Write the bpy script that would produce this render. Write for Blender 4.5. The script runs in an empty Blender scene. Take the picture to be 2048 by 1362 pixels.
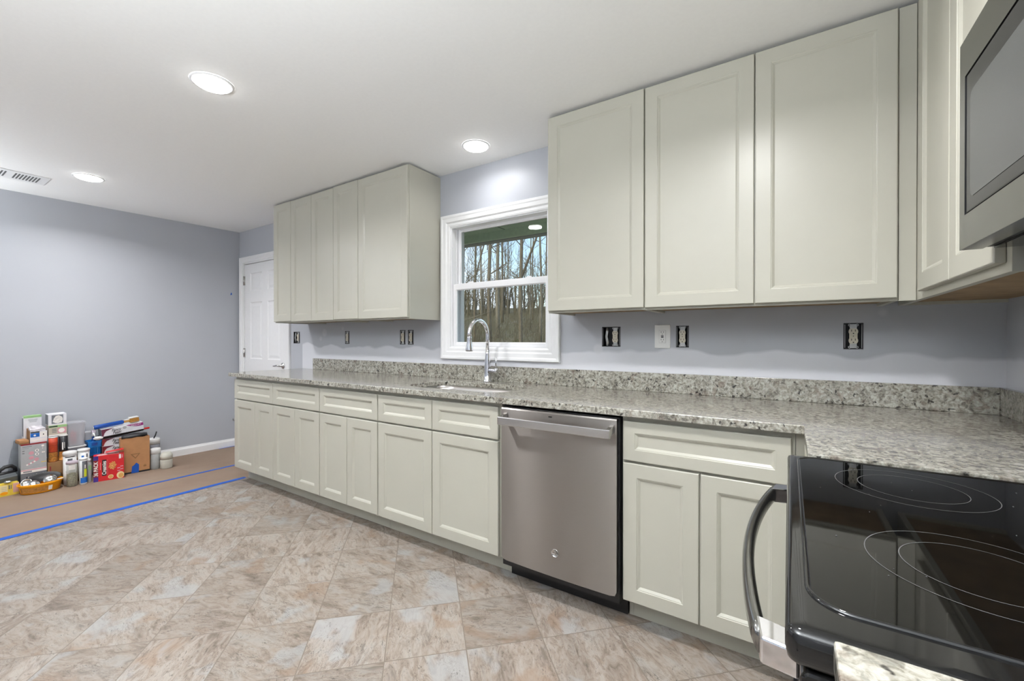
import bpy, bmesh, math, random
from mathutils import Matrix, Vector, noise
S = bpy.context.scene
COL = S.collection
random.seed(7)
PI = math.pi

# ------------------------------------------------------------------ camera
cam_d = bpy.data.cameras.new('camera')
cam_d.sensor_width = 36.0
cam_d.lens = 850.0 * 36.0 / 2048.0
cam_d.clip_start = 0.02
cam_d.clip_end = 200
cam = bpy.data.objects.new('camera', cam_d)
cam.location = (0, -2.347, 1.1995)
cam.rotation_euler = (PI / 2 - 0.0041, 0, 0.5777)
COL.objects.link(cam)
S.camera = cam

# ------------------------------------------------------------------ world, exposure
S.view_settings.view_transform = 'Standard'
S.view_settings.look = 'None'
S.view_settings.gamma = 1.0
S.view_settings.use_curve_mapping = False
S.view_settings.exposure = 0.27
world = bpy.data.worlds.new('sky')
S.world = world
world.use_nodes = True
wn = world.node_tree.nodes
wl = world.node_tree.links
wn.clear()
w_out = wn.new('ShaderNodeOutputWorld')
w_bg = wn.new('ShaderNodeBackground')
sky = wn.new('ShaderNodeTexSky')
sky.sky_type = 'NISHITA'
sky.sun_elevation = math.radians(22)
sky.sun_rotation = math.radians(200)
sky.sun_disc = False
sky.air_density = 1.0
sky.dust_density = 2.0
# thin white cloud mixed over the blue
w_tc = wn.new('ShaderNodeTexCoord')
w_nz = wn.new('ShaderNodeTexNoise')
w_nz.inputs['Scale'].default_value = 5.0
w_nz.inputs['Detail'].default_value = 6.0
w_rp = wn.new('ShaderNodeValToRGB')
w_rp.color_ramp.elements[0].position = 0.42
w_rp.color_ramp.elements[1].position = 0.62
w_mx = wn.new('ShaderNodeMix')
w_mx.data_type = 'RGBA'
w_mx.inputs[7].default_value = (4.2, 4.5, 5.2, 1)
wl.new(w_tc.outputs['Generated'], w_nz.inputs['Vector'])
wl.new(w_nz.outputs['Fac'], w_rp.inputs['Fac'])
wl.new(w_rp.outputs['Color'], w_mx.inputs[0])
wl.new(sky.outputs['Color'], w_mx.inputs[6])
wl.new(w_mx.outputs[2], w_bg.inputs['Color'])
w_bg.inputs['Strength'].default_value = 0.27
wl.new(w_bg.outputs['Background'], w_out.inputs['Surface'])

# ceiling lights: (x, y, watts); the three in view, one out of view, then an unseen rear row added for brightness
LAMPS = [(-2.27, -1.44, 15), (-1.635, -0.25, 1.65), (-4.36, -1.415, 17), (-0.18, -1.44, 18.5),
         (-4.70, -3.40, 0.8), (-2.85, -3.40, 4.0), (-0.75, -3.40, 0.8)]
LAMP_SPREAD = math.radians(154)
# two unseen uplights added at the back of the room to brighten the ceiling
FILL_UPLIGHTS = [(-0.68, -3.15, 124), (-5.05, -2.95, 38)]
H = 2.40        # ceiling height


# ------------------------------------------------------------------ materials
def new_mat(name):
    m = bpy.data.materials.new(name)
    m.use_nodes = True
    nt = m.node_tree
    return m, nt, nt.nodes['Principled BSDF']

def N(nt, kind, **kw):
    n = nt.nodes.new(kind)
    for k, v in kw.items():
        if k in n.inputs:
            n.inputs[k].default_value = v
        else:
            setattr(n, k, v)
    return n

def ramp(nt, fac, stops):
    r = nt.nodes.new('ShaderNodeValToRGB')
    e = r.color_ramp.elements
    while len(e) < len(stops):
        e.new(0.5)
    for i, (p, c) in enumerate(stops):
        e[i].position = p
        e[i].color = tuple(c) + (1,) if len(c) == 3 else c
    nt.links.new(fac, r.inputs['Fac'])
    return r.outputs['Color']

def mixc(nt, fac, a, b, mode='MIX'):
    m = nt.nodes.new('ShaderNodeMix')
    m.data_type = 'RGBA'
    m.blend_type = mode
    for s, v in ((0, fac), (6, a), (7, b)):
        if hasattr(v, 'is_linked') or hasattr(v, 'links'):
            nt.links.new(v, m.inputs[s])
        elif s == 0:
            m.inputs[0].default_value = v
        else:
            m.inputs[s].default_value = tuple(v) + (1,)
    return m.outputs[2]

def mth(nt, op, a, b=0.0, c=None):
    m = nt.nodes.new('ShaderNodeMath')
    m.operation = op
    for i, v in enumerate((a, b) if c is None else (a, b, c)):
        if hasattr(v, 'links'):
            nt.links.new(v, m.inputs[i])
        else:
            m.inputs[i].default_value = v
    return m.outputs[0]

def coords(nt, kind='Object', scale=None, rot=None, loc=None):
    t = nt.nodes.new('ShaderNodeTexCoord')
    o = t.outputs[kind]
    if scale or rot or loc:
        mp = nt.nodes.new('ShaderNodeMapping')
        if scale: mp.inputs['Scale'].default_value = scale
        if rot: mp.inputs['Rotation'].default_value = rot
        if loc: mp.inputs['Location'].default_value = loc
        nt.links.new(o, mp.inputs['Vector'])
        o = mp.outputs['Vector']
    return o

def world_pos(nt):
    return nt.nodes.new('ShaderNodeNewGeometry').outputs['Position']

def noise_tex(nt, vec, scale, detail=4.0, rough=0.5, dist=0.0):
    n = nt.nodes.new('ShaderNodeTexNoise')
    n.inputs['Scale'].default_value = scale
    n.inputs['Detail'].default_value = detail
    n.inputs['Roughness'].default_value = rough
    n.inputs['Distortion'].default_value = dist
    nt.links.new(vec, n.inputs['Vector'])
    return n

def bump(nt, b, h, strength=0.1, dist=0.002):
    n = nt.nodes.new('ShaderNodeBump')
    n.inputs['Strength'].default_value = strength
    n.inputs['Distance'].default_value = dist
    nt.links.new(h, n.inputs['Height'])
    nt.links.new(n.outputs['Normal'], b.inputs['Normal'])

_mc = {}
def plain(name, col, rough=0.5, metal=0.0, var=0.05, scale=30.0, bmp=0.0, spec=0.5, coat=0.0):
    """procedural paint / plastic / card: a base colour with a faint grain"""
    if name in _mc:
        return _mc[name]
    m, nt, b = new_mat(name)
    v = coords(nt)
    n = noise_tex(nt, v, scale, 3.0)
    lo = [max(0, c * (1 - var)) for c in col]
    hi = [min(1, c * (1 + var)) for c in col]
    c = ramp(nt, n.outputs['Fac'], [(0.3, lo), (0.7, hi)])
    nt.links.new(c, b.inputs['Base Color'])
    b.inputs['Roughness'].default_value = rough
    b.inputs['Metallic'].default_value = metal
    b.inputs['Specular IOR Level'].default_value = spec
    b.inputs['Coat Weight'].default_value = coat
    if bmp:
        bump(nt, b, n.outputs['Fac'], bmp)
    _mc[name] = m
    return m

def srgb(r, g, b):
    f = lambda c: (c / 255 / 12.92) if c / 255 <= 0.04045 else ((c / 255 + 0.055) / 1.055) ** 2.4
    return (f(r), f(g), f(b))

def wall_mat(name, primer=False):
    """blue grey wall paint; the kitchen walls have a band of bare white joint compound above the worktop"""
    m, nt, b = new_mat(name)
    p = world_pos(nt)
    fine = noise_tex(nt, p, 160, 2)
    soft = noise_tex(nt, p, 1.3, 2)
    base = ramp(nt, soft.outputs['Fac'], [(0.3, (0.43, 0.445, 0.48)), (0.7, (0.45, 0.465, 0.50))])
    if primer:
        sp = nt.nodes.new('ShaderNodeSeparateXYZ')
        nt.links.new(p, sp.inputs[0])
        wob = noise_tex(nt, p, 3.2, 2.5, 0.45)
        edge = mth(nt, 'MULTIPLY_ADD', wob.outputs['Fac'], 0.16, 1.045)
        d = mth(nt, 'SUBTRACT', edge, sp.outputs['Z'])
        msk = nt.nodes.new('ShaderNodeMapRange')
        msk.inputs['From Min'].default_value = -0.008
        msk.inputs['From Max'].default_value = 0.008
        nt.links.new(d, msk.inputs['Value'])
        # stops short of the door; only bare above the worktop
        lim = mth(nt, 'GREATER_THAN', sp.outputs['X'], -3.96)
        fac = mth(nt, 'MULTIPLY', msk.outputs['Result'], lim)
        base = mixc(nt, fac, base, (0.66, 0.665, 0.70))
        # filler spots
        for (cx, cz, r) in ((-3.60, 1.255, 0.035), (-3.33, 1.29, 0.014), (0.33, 1.31, 0.014), (-3.66, 1.20, 0.02), (-0.93, 1.14, 0.03)):
            v = nt.nodes.new('ShaderNodeVectorMath')
            v.operation = 'DISTANCE'
            nt.links.new(p, v.inputs[0])
            v.inputs[1].default_value = (cx, 0, cz)
            dd = mth(nt, 'MULTIPLY_ADD', wob.outputs['Fac'], 0.02, v.outputs['Value'])
            mr = nt.nodes.new('ShaderNodeMapRange')
            mr.inputs['From Min'].default_value = r + 0.016
            mr.inputs['From Max'].default_value = r + 0.002
            nt.links.new(dd, mr.inputs['Value'])
            f2 = mth(nt, 'MULTIPLY', mr.outputs['Result'], 0.55)
            base = mixc(nt, f2, base, (0.58, 0.58, 0.60))
    nt.links.new(base, b.inputs['Base Color'])
    b.inputs['Roughness'].default_value = 0.42
    b.inputs['Specular IOR Level'].default_value = 0.4
    bump(nt, b, fine.outputs['Fac'], 0.06, 0.001)
    return m

def floor_mat():
    """travertine look tiles, 12 inch, laid on the diagonal"""
    m, nt, b = new_mat('travertine_tile')
    p = world_pos(nt)
    sp = nt.nodes.new('ShaderNodeSeparateXYZ')
    nt.links.new(p, sp.inputs[0])
    X, Y = sp.outputs['X'], sp.outputs['Y']
    T = 0.3048
    u = mth(nt, 'MULTIPLY', mth(nt, 'ADD', X, Y), 0.70711 / T)
    u = mth(nt, 'ADD', u, 1.190 / T + 40)
    v = mth(nt, 'MULTIPLY', mth(nt, 'SUBTRACT', Y, X), 0.70711 / T)
    v = mth(nt, 'ADD', v, 0.023 / T + 40)
    iu, iv = mth(nt, 'FLOOR', u), mth(nt, 'FLOOR', v)
    fu, fv = mth(nt, 'FRACT', u), mth(nt, 'FRACT', v)
    cmb = nt.nodes.new('ShaderNodeCombineXYZ')
    nt.links.new(iu, cmb.inputs[0]); nt.links.new(iv, cmb.inputs[1])
    wn_ = nt.nodes.new('ShaderNodeTexWhiteNoise')
    wn_.noise_dimensions = '3D'
    nt.links.new(cmb.outputs[0], wn_.inputs['Vector'])
    # per tile: shifted + turned pattern space
    cu = nt.nodes.new('ShaderNodeCombineXYZ')
    nt.links.new(fu, cu.inputs[0]); nt.links.new(fv, cu.inputs[1])
    rot = nt.nodes.new('ShaderNodeVectorRotate')
    rot.rotation_type = 'Z_AXIS'
    nt.links.new(cu.outputs[0], rot.inputs['Vector'])
    rot.inputs['Center'].default_value = (0.5, 0.5, 0)
    ang = mth(nt, 'MULTIPLY_ADD', wn_.outputs['Value'], 1.5, 0.2)
    nt.links.new(ang, rot.inputs['Angle'])
    off = nt.nodes.new('ShaderNodeVectorMath'); off.operation = 'MULTIPLY_ADD'
    nt.links.new(wn_.outputs['Color'], off.inputs[0])
    off.inputs[1].default_value = (37, 53, 19)
    nt.links.new(rot.outputs[0], off.inputs[2])
    P_ = off.outputs[0]
    st = nt.nodes.new('ShaderNodeMapping')
    st.inputs['Scale'].default_value = (1.0, 2.6, 1.0)
    nt.links.new(P_, st.inputs['Vector'])
    big = noise_tex(nt, st.outputs[0], 1.2, 5, 0.55, 0.8)
    mid = noise_tex(nt, st.outputs[0], 3.5, 8, 0.68, 1.2)
    fine = noise_tex(nt, st.outputs[0], 14, 6, 0.7, 0.6)
    c1 = ramp(nt, big.outputs['Fac'], [(0.36, srgb(134, 122, 110)), (0.45, srgb(178, 164, 151)), (0.54, srgb(196, 185, 174)), (0.66, srgb(190, 187, 182))])
    c2 = ramp(nt, mid.outputs['Fac'], [(0.34, srgb(110, 97, 86)), (0.46, srgb(174, 159, 146)), (0.57, srgb(200, 190, 180)), (0.70, srgb(166, 161, 154))])
    c = mixc(nt, 0.6, c1, c2)
    # warm rusty blotches
    warm = noise_tex(nt, P_, 1.7, 4, 0.5, 0.5)
    wf = ramp(nt, warm.outputs['Fac'], [(0.60, (0, 0, 0)), (0.68, (0.45, 0.45, 0.45))])
    c = mixc(nt, wf, c, srgb(172, 142, 116))
    # cool pale blotches
    pale = noise_tex(nt, P_, 1.4, 3, 0.5, 0.3)
    pf = ramp(nt, pale.outputs['Fac'], [(0.35, (0.65, 0.65, 0.65)), (0.42, (0, 0, 0))])
    c = mixc(nt, pf, c, srgb(200, 202, 203))
    # whole tile tone
    tone = ramp(nt, wn_.outputs['Value'], [(0.0, (0.85, 0.84, 0.83)), (0.5, (1, 1, 1)), (1.0, (1.06, 1.06, 1.07))])
    c = mixc(nt, 1.0, c, tone, 'MULTIPLY')
    # crackly veins
    vn = noise_tex(nt, st.outputs[0], 3.0, 9, 0.72, 2.2)
    va = mth(nt, 'ABSOLUTE', mth(nt, 'SUBTRACT', vn.outputs['Fac'], 0.5))
    vf = ramp(nt, va, [(0.0, (0.95, 0.95, 0.95)), (0.014, (0, 0, 0))])
    msk = noise_tex(nt, P_, 2.0, 2)
    mskr = ramp(nt, msk.outputs['Fac'], [(0.45, (0, 0, 0)), (0.6, (1, 1, 1))])
    vf2 = mixc(nt, 1.0, vf, mskr, 'MULTIPLY')
    c = mixc(nt, vf2, c, srgb(104, 90, 80))
    # dark pits
    pit = noise_tex(nt, st.outputs[0], 17, 5, 0.75, 1.0)
    pm = noise_tex(nt, P_, 2.8, 3)
    pfac = mth(nt, 'MULTIPLY', mth(nt, 'GREATER_THAN', pit.outputs['Fac'], 0.60), mth(nt, 'GREATER_THAN', pm.outputs['Fac'], 0.50))
    c = mixc(nt, mth(nt, 'MULTIPLY', pfac, 0.7), c, srgb(78, 72, 66))
    # grout
    def edge(f):
        return mth(nt, 'MINIMUM', f, mth(nt, 'SUBTRACT', 1.0, f))
    e = mth(nt, 'MINIMUM', edge(fu), edge(fv))
    g = nt.nodes.new('ShaderNodeMapRange')
    g.inputs['From Min'].default_value = 0.004
    g.inputs['From Max'].default_value = 0.009
    nt.links.new(e, g.inputs['Value'])
    c = mixc(nt, g.outputs['Result'], srgb(150, 138, 126), c)
    c = mixc(nt, 1.0, c, (0.60, 0.59, 0.58), 'MULTIPLY')
    nt.links.new(c, b.inputs['Base Color'])
    rr = ramp(nt, fine.outputs['Fac'], [(0.3, (0.40, 0.40, 0.40)), (0.7, (0.55, 0.55, 0.55))])
    nt.links.new(rr, b.inputs['Roughness'])
    b.inputs['Specular IOR Level'].default_value = 0.35
    hh = mth(nt, 'MULTIPLY_ADD', g.outputs['Result'], 1.0, mth(nt, 'MULTIPLY', mid.outputs['Fac'], 0.4))
    bump(nt, b, hh, 0.25, 0.0015)
    return m

def granite_mat():
    m, nt, b = new_mat('granite')
    p = world_pos(nt)
    wp = noise_tex(nt, p, 14, 3)
    add = nt.nodes.new('ShaderNodeVectorMath'); add.operation = 'MULTIPLY_ADD'
    nt.links.new(wp.outputs['Color'], add.inputs[0])
    add.inputs[1].default_value = (0.022, 0.022, 0.022)
    nt.links.new(p, add.inputs[2])
    q = add.outputs[0]
    n1 = noise_tex(nt, q, 75, 4, 0.62, 0.7)
    n2 = noise_tex(nt, q, 30, 5, 0.6, 1.0)
    n3 = noise_tex(nt, q, 9, 3, 0.5, 0.4)
    c = ramp(nt, n1.outputs['Fac'], [(0.33, srgb(44, 42, 40)), (0.42, srgb(112, 106, 98)), (0.49, srgb(172, 166, 154)), (0.57, srgb(212, 208, 198)), (0.68, srgb(232, 229, 222))])
    c2 = ramp(nt, n2.outputs['Fac'], [(0.36, srgb(92, 88, 82)), (0.45, srgb(176, 170, 158)), (0.54, srgb(222, 218, 208)), (0.64, srgb(150, 142, 130))])
    c = mixc(nt, 0.5, c, c2)
    rust = noise_tex(nt, q, 22, 3, 0.5, 0.5)
    rf = ramp(nt, rust.outputs['Fac'], [(0.59, (0, 0, 0)), (0.68, (0.5, 0.5, 0.5))])
    c = mixc(nt, rf, c, srgb(122, 98, 86))
    sp = noise_tex(nt, q, 60, 2, 0.5, 0.3)
    sf = ramp(nt, sp.outputs['Fac'], [(0.31, (0.9, 0.9, 0.9)), (0.37, (0, 0, 0))])
    c = mixc(nt, sf, c, srgb(38, 36, 36))
    tone = ramp(nt, n3.outputs['Fac'], [(0.35, (0.86, 0.85, 0.83)), (0.65, (1.04, 1.04, 1.03))])
    c = mixc(nt, 1.0, c, tone, 'MULTIPLY')
    c = mixc(nt, 1.0, c, (0.68, 0.69, 0.675), 'MULTIPLY')
    nt.links.new(c, b.inputs['Base Color'])
    b.inputs['Roughness'].default_value = 0.13
    b.inputs['Specular IOR Level'].default_value = 0.8
    return m

def steel_mat(name, col=(0.60, 0.575, 0.545), rough=0.30, axis='Z', streak=0.08):
    """brushed stainless steel; the grain runs along the given axis"""
    m, nt, b = new_mat(name)
    sc = {'Z': (700, 700, 4), 'X': (4, 700, 700), 'Y': (700, 4, 700)}[axis]
    v = coords(nt, 'Object', scale=sc)
    n = noise_tex(nt, v, 3.0, 3)
    c = ramp(nt, n.outputs['Fac'], [(0.3, [x * 0.98 for x in col]), (0.7, [x * 1.02 for x in col])])
    nt.links.new(c, b.inputs['Base Color'])
    b.inputs['Metallic'].default_value = 1.0
    r = ramp(nt, n.outputs['Fac'], [(0.3, (rough - streak / 2,) * 3), (0.7, (rough + streak / 2,) * 3)])
    nt.links.new(r, b.inputs['Roughness'])
    return m

def glass_mat(name, tint=(1, 1, 1), refl=1.0):
    """thin window pane: what lies behind shows through, the room mirrors in it"""
    m, nt, b = new_mat(name)
    nt.nodes.remove(b)
    out = nt.nodes['Material Output']
    tr = nt.nodes.new('ShaderNodeBsdfTransparent')
    tr.inputs['Color'].default_value = tuple(tint) + (1,)
    gl = nt.nodes.new('ShaderNodeBsdfGlossy')
    gl.inputs['Roughness'].default_value = 0.0
    fr = nt.nodes.new('ShaderNodeFresnel')
    fr.inputs['IOR'].default_value = 1.5
    v = coords(nt)
    n = noise_tex(nt, v, 4.0, 1)
    fac = mth(nt, 'MULTIPLY', fr.outputs[0], mth(nt, 'MULTIPLY_ADD', n.outputs['Fac'], 0.1, refl))
    mx = nt.nodes.new('ShaderNodeMixShader')
    nt.links.new(fac, mx.inputs[0])
    nt.links.new(tr.outputs[0], mx.inputs[1])
    nt.links.new(gl.outputs[0], mx.inputs[2])
    nt.links.new(mx.outputs[0], out.inputs['Surface'])
    return m

def clear_mat(name, tint, alpha, rough=0.15):
    """cloudy see-through plastic"""
    m, nt, b = new_mat(name)
    n = noise_tex(nt, coords(nt), 12, 2)
    c = ramp(nt, n.outputs['Fac'], [(0.3, [x * .95 for x in tint]), (0.7, tint)])
    nt.links.new(c, b.inputs['Base Color'])
    b.inputs['Alpha'].default_value = alpha
    b.inputs['Roughness'].default_value = rough
    return m

def emit_mat(name, col, strength):
    m, nt, b = new_mat(name)
    n = noise_tex(nt, coords(nt), 8, 1)
    c = ramp(nt, n.outputs['Fac'], [(0.2, [x * .99 for x in col]), (0.8, col)])
    nt.links.new(c, b.inputs['Emission Color'])
    b.inputs['Base Color'].default_value = (0.8, 0.8, 0.8, 1)
    b.inputs['Emission Strength'].default_value = strength
    return m

M_WALL = wall_mat('wall_paint')
M_WALLK = wall_mat('wall_paint_patched', True)
M_CEIL = plain('ceiling_paint', (0.92, 0.918, 0.905), 0.75, var=0.01, scale=60, bmp=0.05)
M_TRIM = plain('white_trim_paint', (0.84, 0.84, 0.84), 0.30, var=0.01)
M_FLOOR = floor_mat()
M_GRAN = granite_mat()
M_CAB = plain('cream_cabinet_paint', (0.46, 0.447, 0.378), 0.33, var=0.012, scale=6)
M_PLY = plain('raw_plywood', (0.30, 0.20, 0.105), 0.7, var=0.2, scale=14)
M_STEEL = steel_mat('brushed_steel', (0.35, 0.325, 0.30), rough=0.31, axis='X', streak=0.02)
def aniso(m, amt, tang='Z'):
    nt = m.node_tree; b = nt.nodes['Principled BSDF']
    b.inputs['Anisotropic'].default_value = amt
    b.inputs['Anisotropic Rotation'].default_value = 0.25
    t = nt.nodes.new('ShaderNodeTangent'); t.direction_type = 'RADIAL'; t.axis = tang
    nt.links.new(t.outputs[0], b.inputs['Tangent'])
aniso(M_STEEL, 1.0)
M_STEELH = steel_mat('brushed_steel_handle', (0.66, 0.65, 0.65), 0.22, 'X')
M_STEELM = steel_mat('brushed_steel_microwave', (0.21, 0.21, 0.198), 0.20, 'Y', 0.03)
M_STEELS = steel_mat('sink_steel', (0.5, 0.48, 0.46), 0.3, 'X')
M_CHROME = plain('chrome', (0.80, 0.80, 0.83), 0.05, 1.0, var=0.01)
M_SATIN = plain('satin_nickel', (0.62, 0.61, 0.60), 0.25, 1.0, var=0.03)
M_HDARK = plain('polished_dark_steel', (0.30, 0.30, 0.29), 0.20, 1.0, var=0.05)
M_BLACK = plain('black_plastic', (0.006, 0.006, 0.007), 0.4, var=0.2)
M_BLKGLOSS = plain('black_enamel', (0.008, 0.008, 0.008), 0.07, var=0.1)
M_COOKGL = plain('black_ceramic_glass', (0.002, 0.002, 0.002), 0.03, var=0.15, spec=0.32)
M_RING = plain('burner_ring_print', (0.10, 0.10, 0.10), 0.3, var=0.1)
M_MWGL = plain('smoked_oven_glass', (0.012, 0.012, 0.013), 0.08, spec=0.2, var=0.05)
M_MWGL2 = plain('smoked_oven_glass_mesh', (0.06, 0.062, 0.062), 0.25, spec=0.35, var=0.05, scale=400)
M_VINYL = plain('white_vinyl', (0.86, 0.86, 0.87), 0.28, var=0.008)
M_GLASS = glass_mat('window_glass', (0.93, 0.96, 0.95), 1.3)
M_IVORY = plain('ivory_receptacle', (0.62, 0.58, 0.47), 0.35, var=0.03)
M_OUTW = plain('white_receptacle', (0.82, 0.82, 0.80), 0.3, var=0.02)
M_ZINC = plain('zinc_strap', (0.45, 0.45, 0.44), 0.35, 0.9, var=0.15)
M_DARK = plain('dark_slot', (0.01, 0.01, 0.01), 0.6)
M_LAMP = emit_mat('lamp_diffuser', (1.0, 0.99, 0.98), 16.0)
def paper_mat():
    m, nt, b = new_mat('rosin_paper')
    p = world_pos(nt)
    n = noise_tex(nt, p, 2.5, 5, 0.6, 0.5)
    f = noise_tex(nt, p, 120, 2)
    c = ramp(nt, n.outputs['Fac'], [(0.3, srgb(130, 109, 92)), (0.55, srgb(137, 117, 100)), (0.75, srgb(144, 126, 110))])
    nt.links.new(c, b.inputs['Base Color'])
    b.inputs['Roughness'].default_value = 0.8
    bump(nt, b, n.outputs['Fac'], 0.2, 0.004)
    return m
M_PAPER = paper_mat()
M_TAPE = plain('blue_masking_tape', srgb(12, 82, 176), 0.5, var=0.06)

# ------------------------------------------------------------------ mesh builder
class MB:
    def __init__(self):
        self.v = []; self.f = []; self.m = []; self.s = []; self.mats = []
        self.M = Matrix.Identity(4)
    def mi(self, m):
        if m not in self.mats: self.mats.append(m)
        return self.mats.index(m)
    def add(self, vs, fs, m, smooth=False):
        b = len(self.v)
        self.v += [self.M @ Vector(p) for p in vs]
        i = self.mi(m)
        for f in fs:
            self.f.append([b + k for k in f]); self.m.append(i); self.s.append(smooth)
        return self
    def box(self, x0, x1, y0, y1, z0, z1, m):
        vs = [(x0, y0, z0), (x1, y0, z0), (x1, y1, z0), (x0, y1, z0), (x0, y0, z1), (x1, y0, z1), (x1, y1, z1), (x0, y1, z1)]
        return self.add(vs, [(0, 3, 2, 1), (4, 5, 6, 7), (0, 1, 5, 4), (1, 2, 6, 5), (2, 3, 7, 6), (3, 0, 4, 7)], m)
    def rbox(self, x0, x1, y0, y1, z0, z1, r, m, seg=3, axis='Z'):
        """box with rounded vertical (axis) edges"""
        def rr(a0, a1, b0, b1):
            pts = []
            for (cx, cy, a) in ((a1 - r, b1 - r, 0), (a0 + r, b1 - r, 90), (a0 + r, b0 + r, 180), (a1 - r, b0 + r, 270)):
                for k in range(seg + 1):
                    t = math.radians(a + 90 * k / seg)
                    pts.append((cx + r * math.cos(t), cy + r * math.sin(t)))
            return pts
        if axis == 'Z':
            P = rr(x0, x1, y0, y1); mk = lambda p, h: (p[0], p[1], h); lo, hi = z0, z1
        elif axis == 'Y':
            P = rr(x0, x1, z0, z1); mk = lambda p, h: (p[0], h, p[1]); lo, hi = y0, y1
        else:
            P = rr(y0, y1, z0, z1); mk = lambda p, h: (h, p[0], p[1]); lo, hi = x0, x1
        n = len(P)
        vs = [mk(p, lo) for p in P] + [mk(p, hi) for p in P]
        fs = [tuple(range(n - 1, -1, -1)), tuple(range(n, 2 * n))] + [(i, (i + 1) % n, n + (i + 1) % n, n + i) for i in range(n)]
        return self.add(vs, fs, m)
    def loft(self, loops, m, smooth=False, cap0=True, cap1=True, closed=True):
        n = len(loops[0])
        vs = [p for L in loops for p in L]
        fs = []
        for k in range(len(loops) - 1):
            for i in range(n if closed else n - 1):
                j = (i + 1) % n
                fs.append((k * n + i, k * n + j, (k + 1) * n + j, (k + 1) * n + i))
        if cap0: fs.append(tuple(range(n - 1, -1, -1)))
        if cap1: fs.append(tuple((len(loops) - 1) * n + i for i in range(n)))
        return self.add(vs, fs, m, smooth)
    def lathe(self, prof, m, c=(0, 0, 0), n=28, sx=1.0, sy=1.0, cap0=True, cap1=True, smooth=True):
        loops = [[(c[0] + r * sx * math.cos(2 * PI * i / n), c[1] + r * sy * math.sin(2 * PI * i / n), c[2] + z) for i in range(n)] for r, z in prof]
        return self.loft(loops, m, smooth, cap0, cap1)
    def tube(self, pts, rad, m, n=12, smooth=True, flat=None, up=None):
        pts = [Vector(p) for p in pts]
        if not isinstance(rad, (list, tuple)): rad = [rad] * len(pts)
        loops = []; prev = None
        for i, p in enumerate(pts):
            t = (pts[min(i + 1, len(pts) - 1)] - pts[max(i - 1, 0)]).normalized()
            if prev is None:
                a = Vector(up) if up else (Vector((0, 0, 1)) if abs(t.z) < 0.9 else Vector((0, 1, 0)))
                e1 = t.cross(a).normalized()
            else:
                e1 = (prev - t * prev.dot(t)).normalized()
            prev = e1
            e2 = t.cross(e1)
            r = rad[i]
            ra, rb = (r, r) if flat is None else (r * flat[0], r * flat[1])
            loops.append([p + e1 * ra * math.cos(2 * PI * k / n) + e2 * rb * math.sin(2 * PI * k / n) for k in range(n)])
        return self.loft(loops, m, smooth)
    def ring(self, c, r0, r1, m, n=72):
        vs = []
        for r in (r0, r1):
            vs += [(c[0] + r * math.cos(2 * PI * i / n), c[1] + r * math.sin(2 * PI * i / n), c[2]) for i in range(n)]
        return self.add(vs, [(i, (i + 1) % n, n + (i + 1) % n, n + i) for i in range(n)], m)
    def text(self, body, size, T, m, depth=0.0004, shear=0.0, sx=1.0, bold=0.0):
        c = bpy.data.curves.new('lettering', 'FONT')
        c.body = body; c.size = size; c.extrude = depth; c.align_x = 'CENTER'; c.align_y = 'CENTER'
        c.shear = shear; c.offset = bold; c.resolution_u = 3
        o = bpy.data.objects.new('lettering', c)
        COL.objects.link(o)
        bpy.context.view_layer.update()
        dg = bpy.context.evaluated_depsgraph_get()
        me = bpy.data.meshes.new_from_object(o.evaluated_get(dg))
        vs = [T @ Vector((v.co.x * sx, v.co.y, v.co.z)) for v in me.vertices]
        fs = [tuple(p.vertices) for p in me.polygons]
        self.add(vs, fs, m)
        bpy.data.objects.remove(o); bpy.data.curves.remove(c); bpy.data.meshes.remove(me)
        return self
    def build(self, name, parent=None, origin=None, bevel=0.0, seg=2, angle=35):
        me = bpy.data.meshes.new(name)
        o = bpy.data.objects.new(name, me)
        if parent is not None:
            inv = (Matrix.Translation(parent['_w']))
            w = Vector(parent['_w']); org = w
            o.parent = parent
            o['_w'] = tuple(w)
        else:
            org = Vector(origin) if origin is not None else Vector((0, 0, 0))
            o.location = org
            o['_w'] = tuple(org)
        me.from_pydata([tuple(p - org) for p in self.v], [], self.f)
        for mt in self.mats: me.materials.append(mt)
        for p, mi_, s_ in zip(me.polygons, self.m, self.s):
            p.material_index = mi_; p.use_smooth = s_
        me.update()
        bm = bmesh.new(); bm.from_mesh(me)
        bmesh.ops.remove_doubles(bm, verts=bm.verts, dist=1e-6)
        bmesh.ops.recalc_face_normals(bm, faces=bm.faces)
        bm.to_mesh(me); bm.free()
        COL.objects.link(o)
        if bevel:
            md = o.modifiers.new('bevel', 'BEVEL')
            md.width = bevel; md.segments = seg; md.limit_method = 'ANGLE'; md.angle_limit = math.radians(angle)
            md.harden_normals = False
        return o

def thing(name, label, cat, loc, group=None):
    o = bpy.data.objects.new(name, None)
    o.empty_display_size = 0.05
    o.location = loc
    o['_w'] = tuple(loc)
    o['label'] = label; o['category'] = cat
    if group: o['group'] = group
    COL.objects.link(o)
    return o

def tag(o, label, cat, group=None, kind=None):
    o['label'] = label; o['category'] = cat
    if group: o['group'] = group
    if kind: o['kind'] = kind
    return o

def structure(o):
    o['kind'] = 'structure'
    return o

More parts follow.
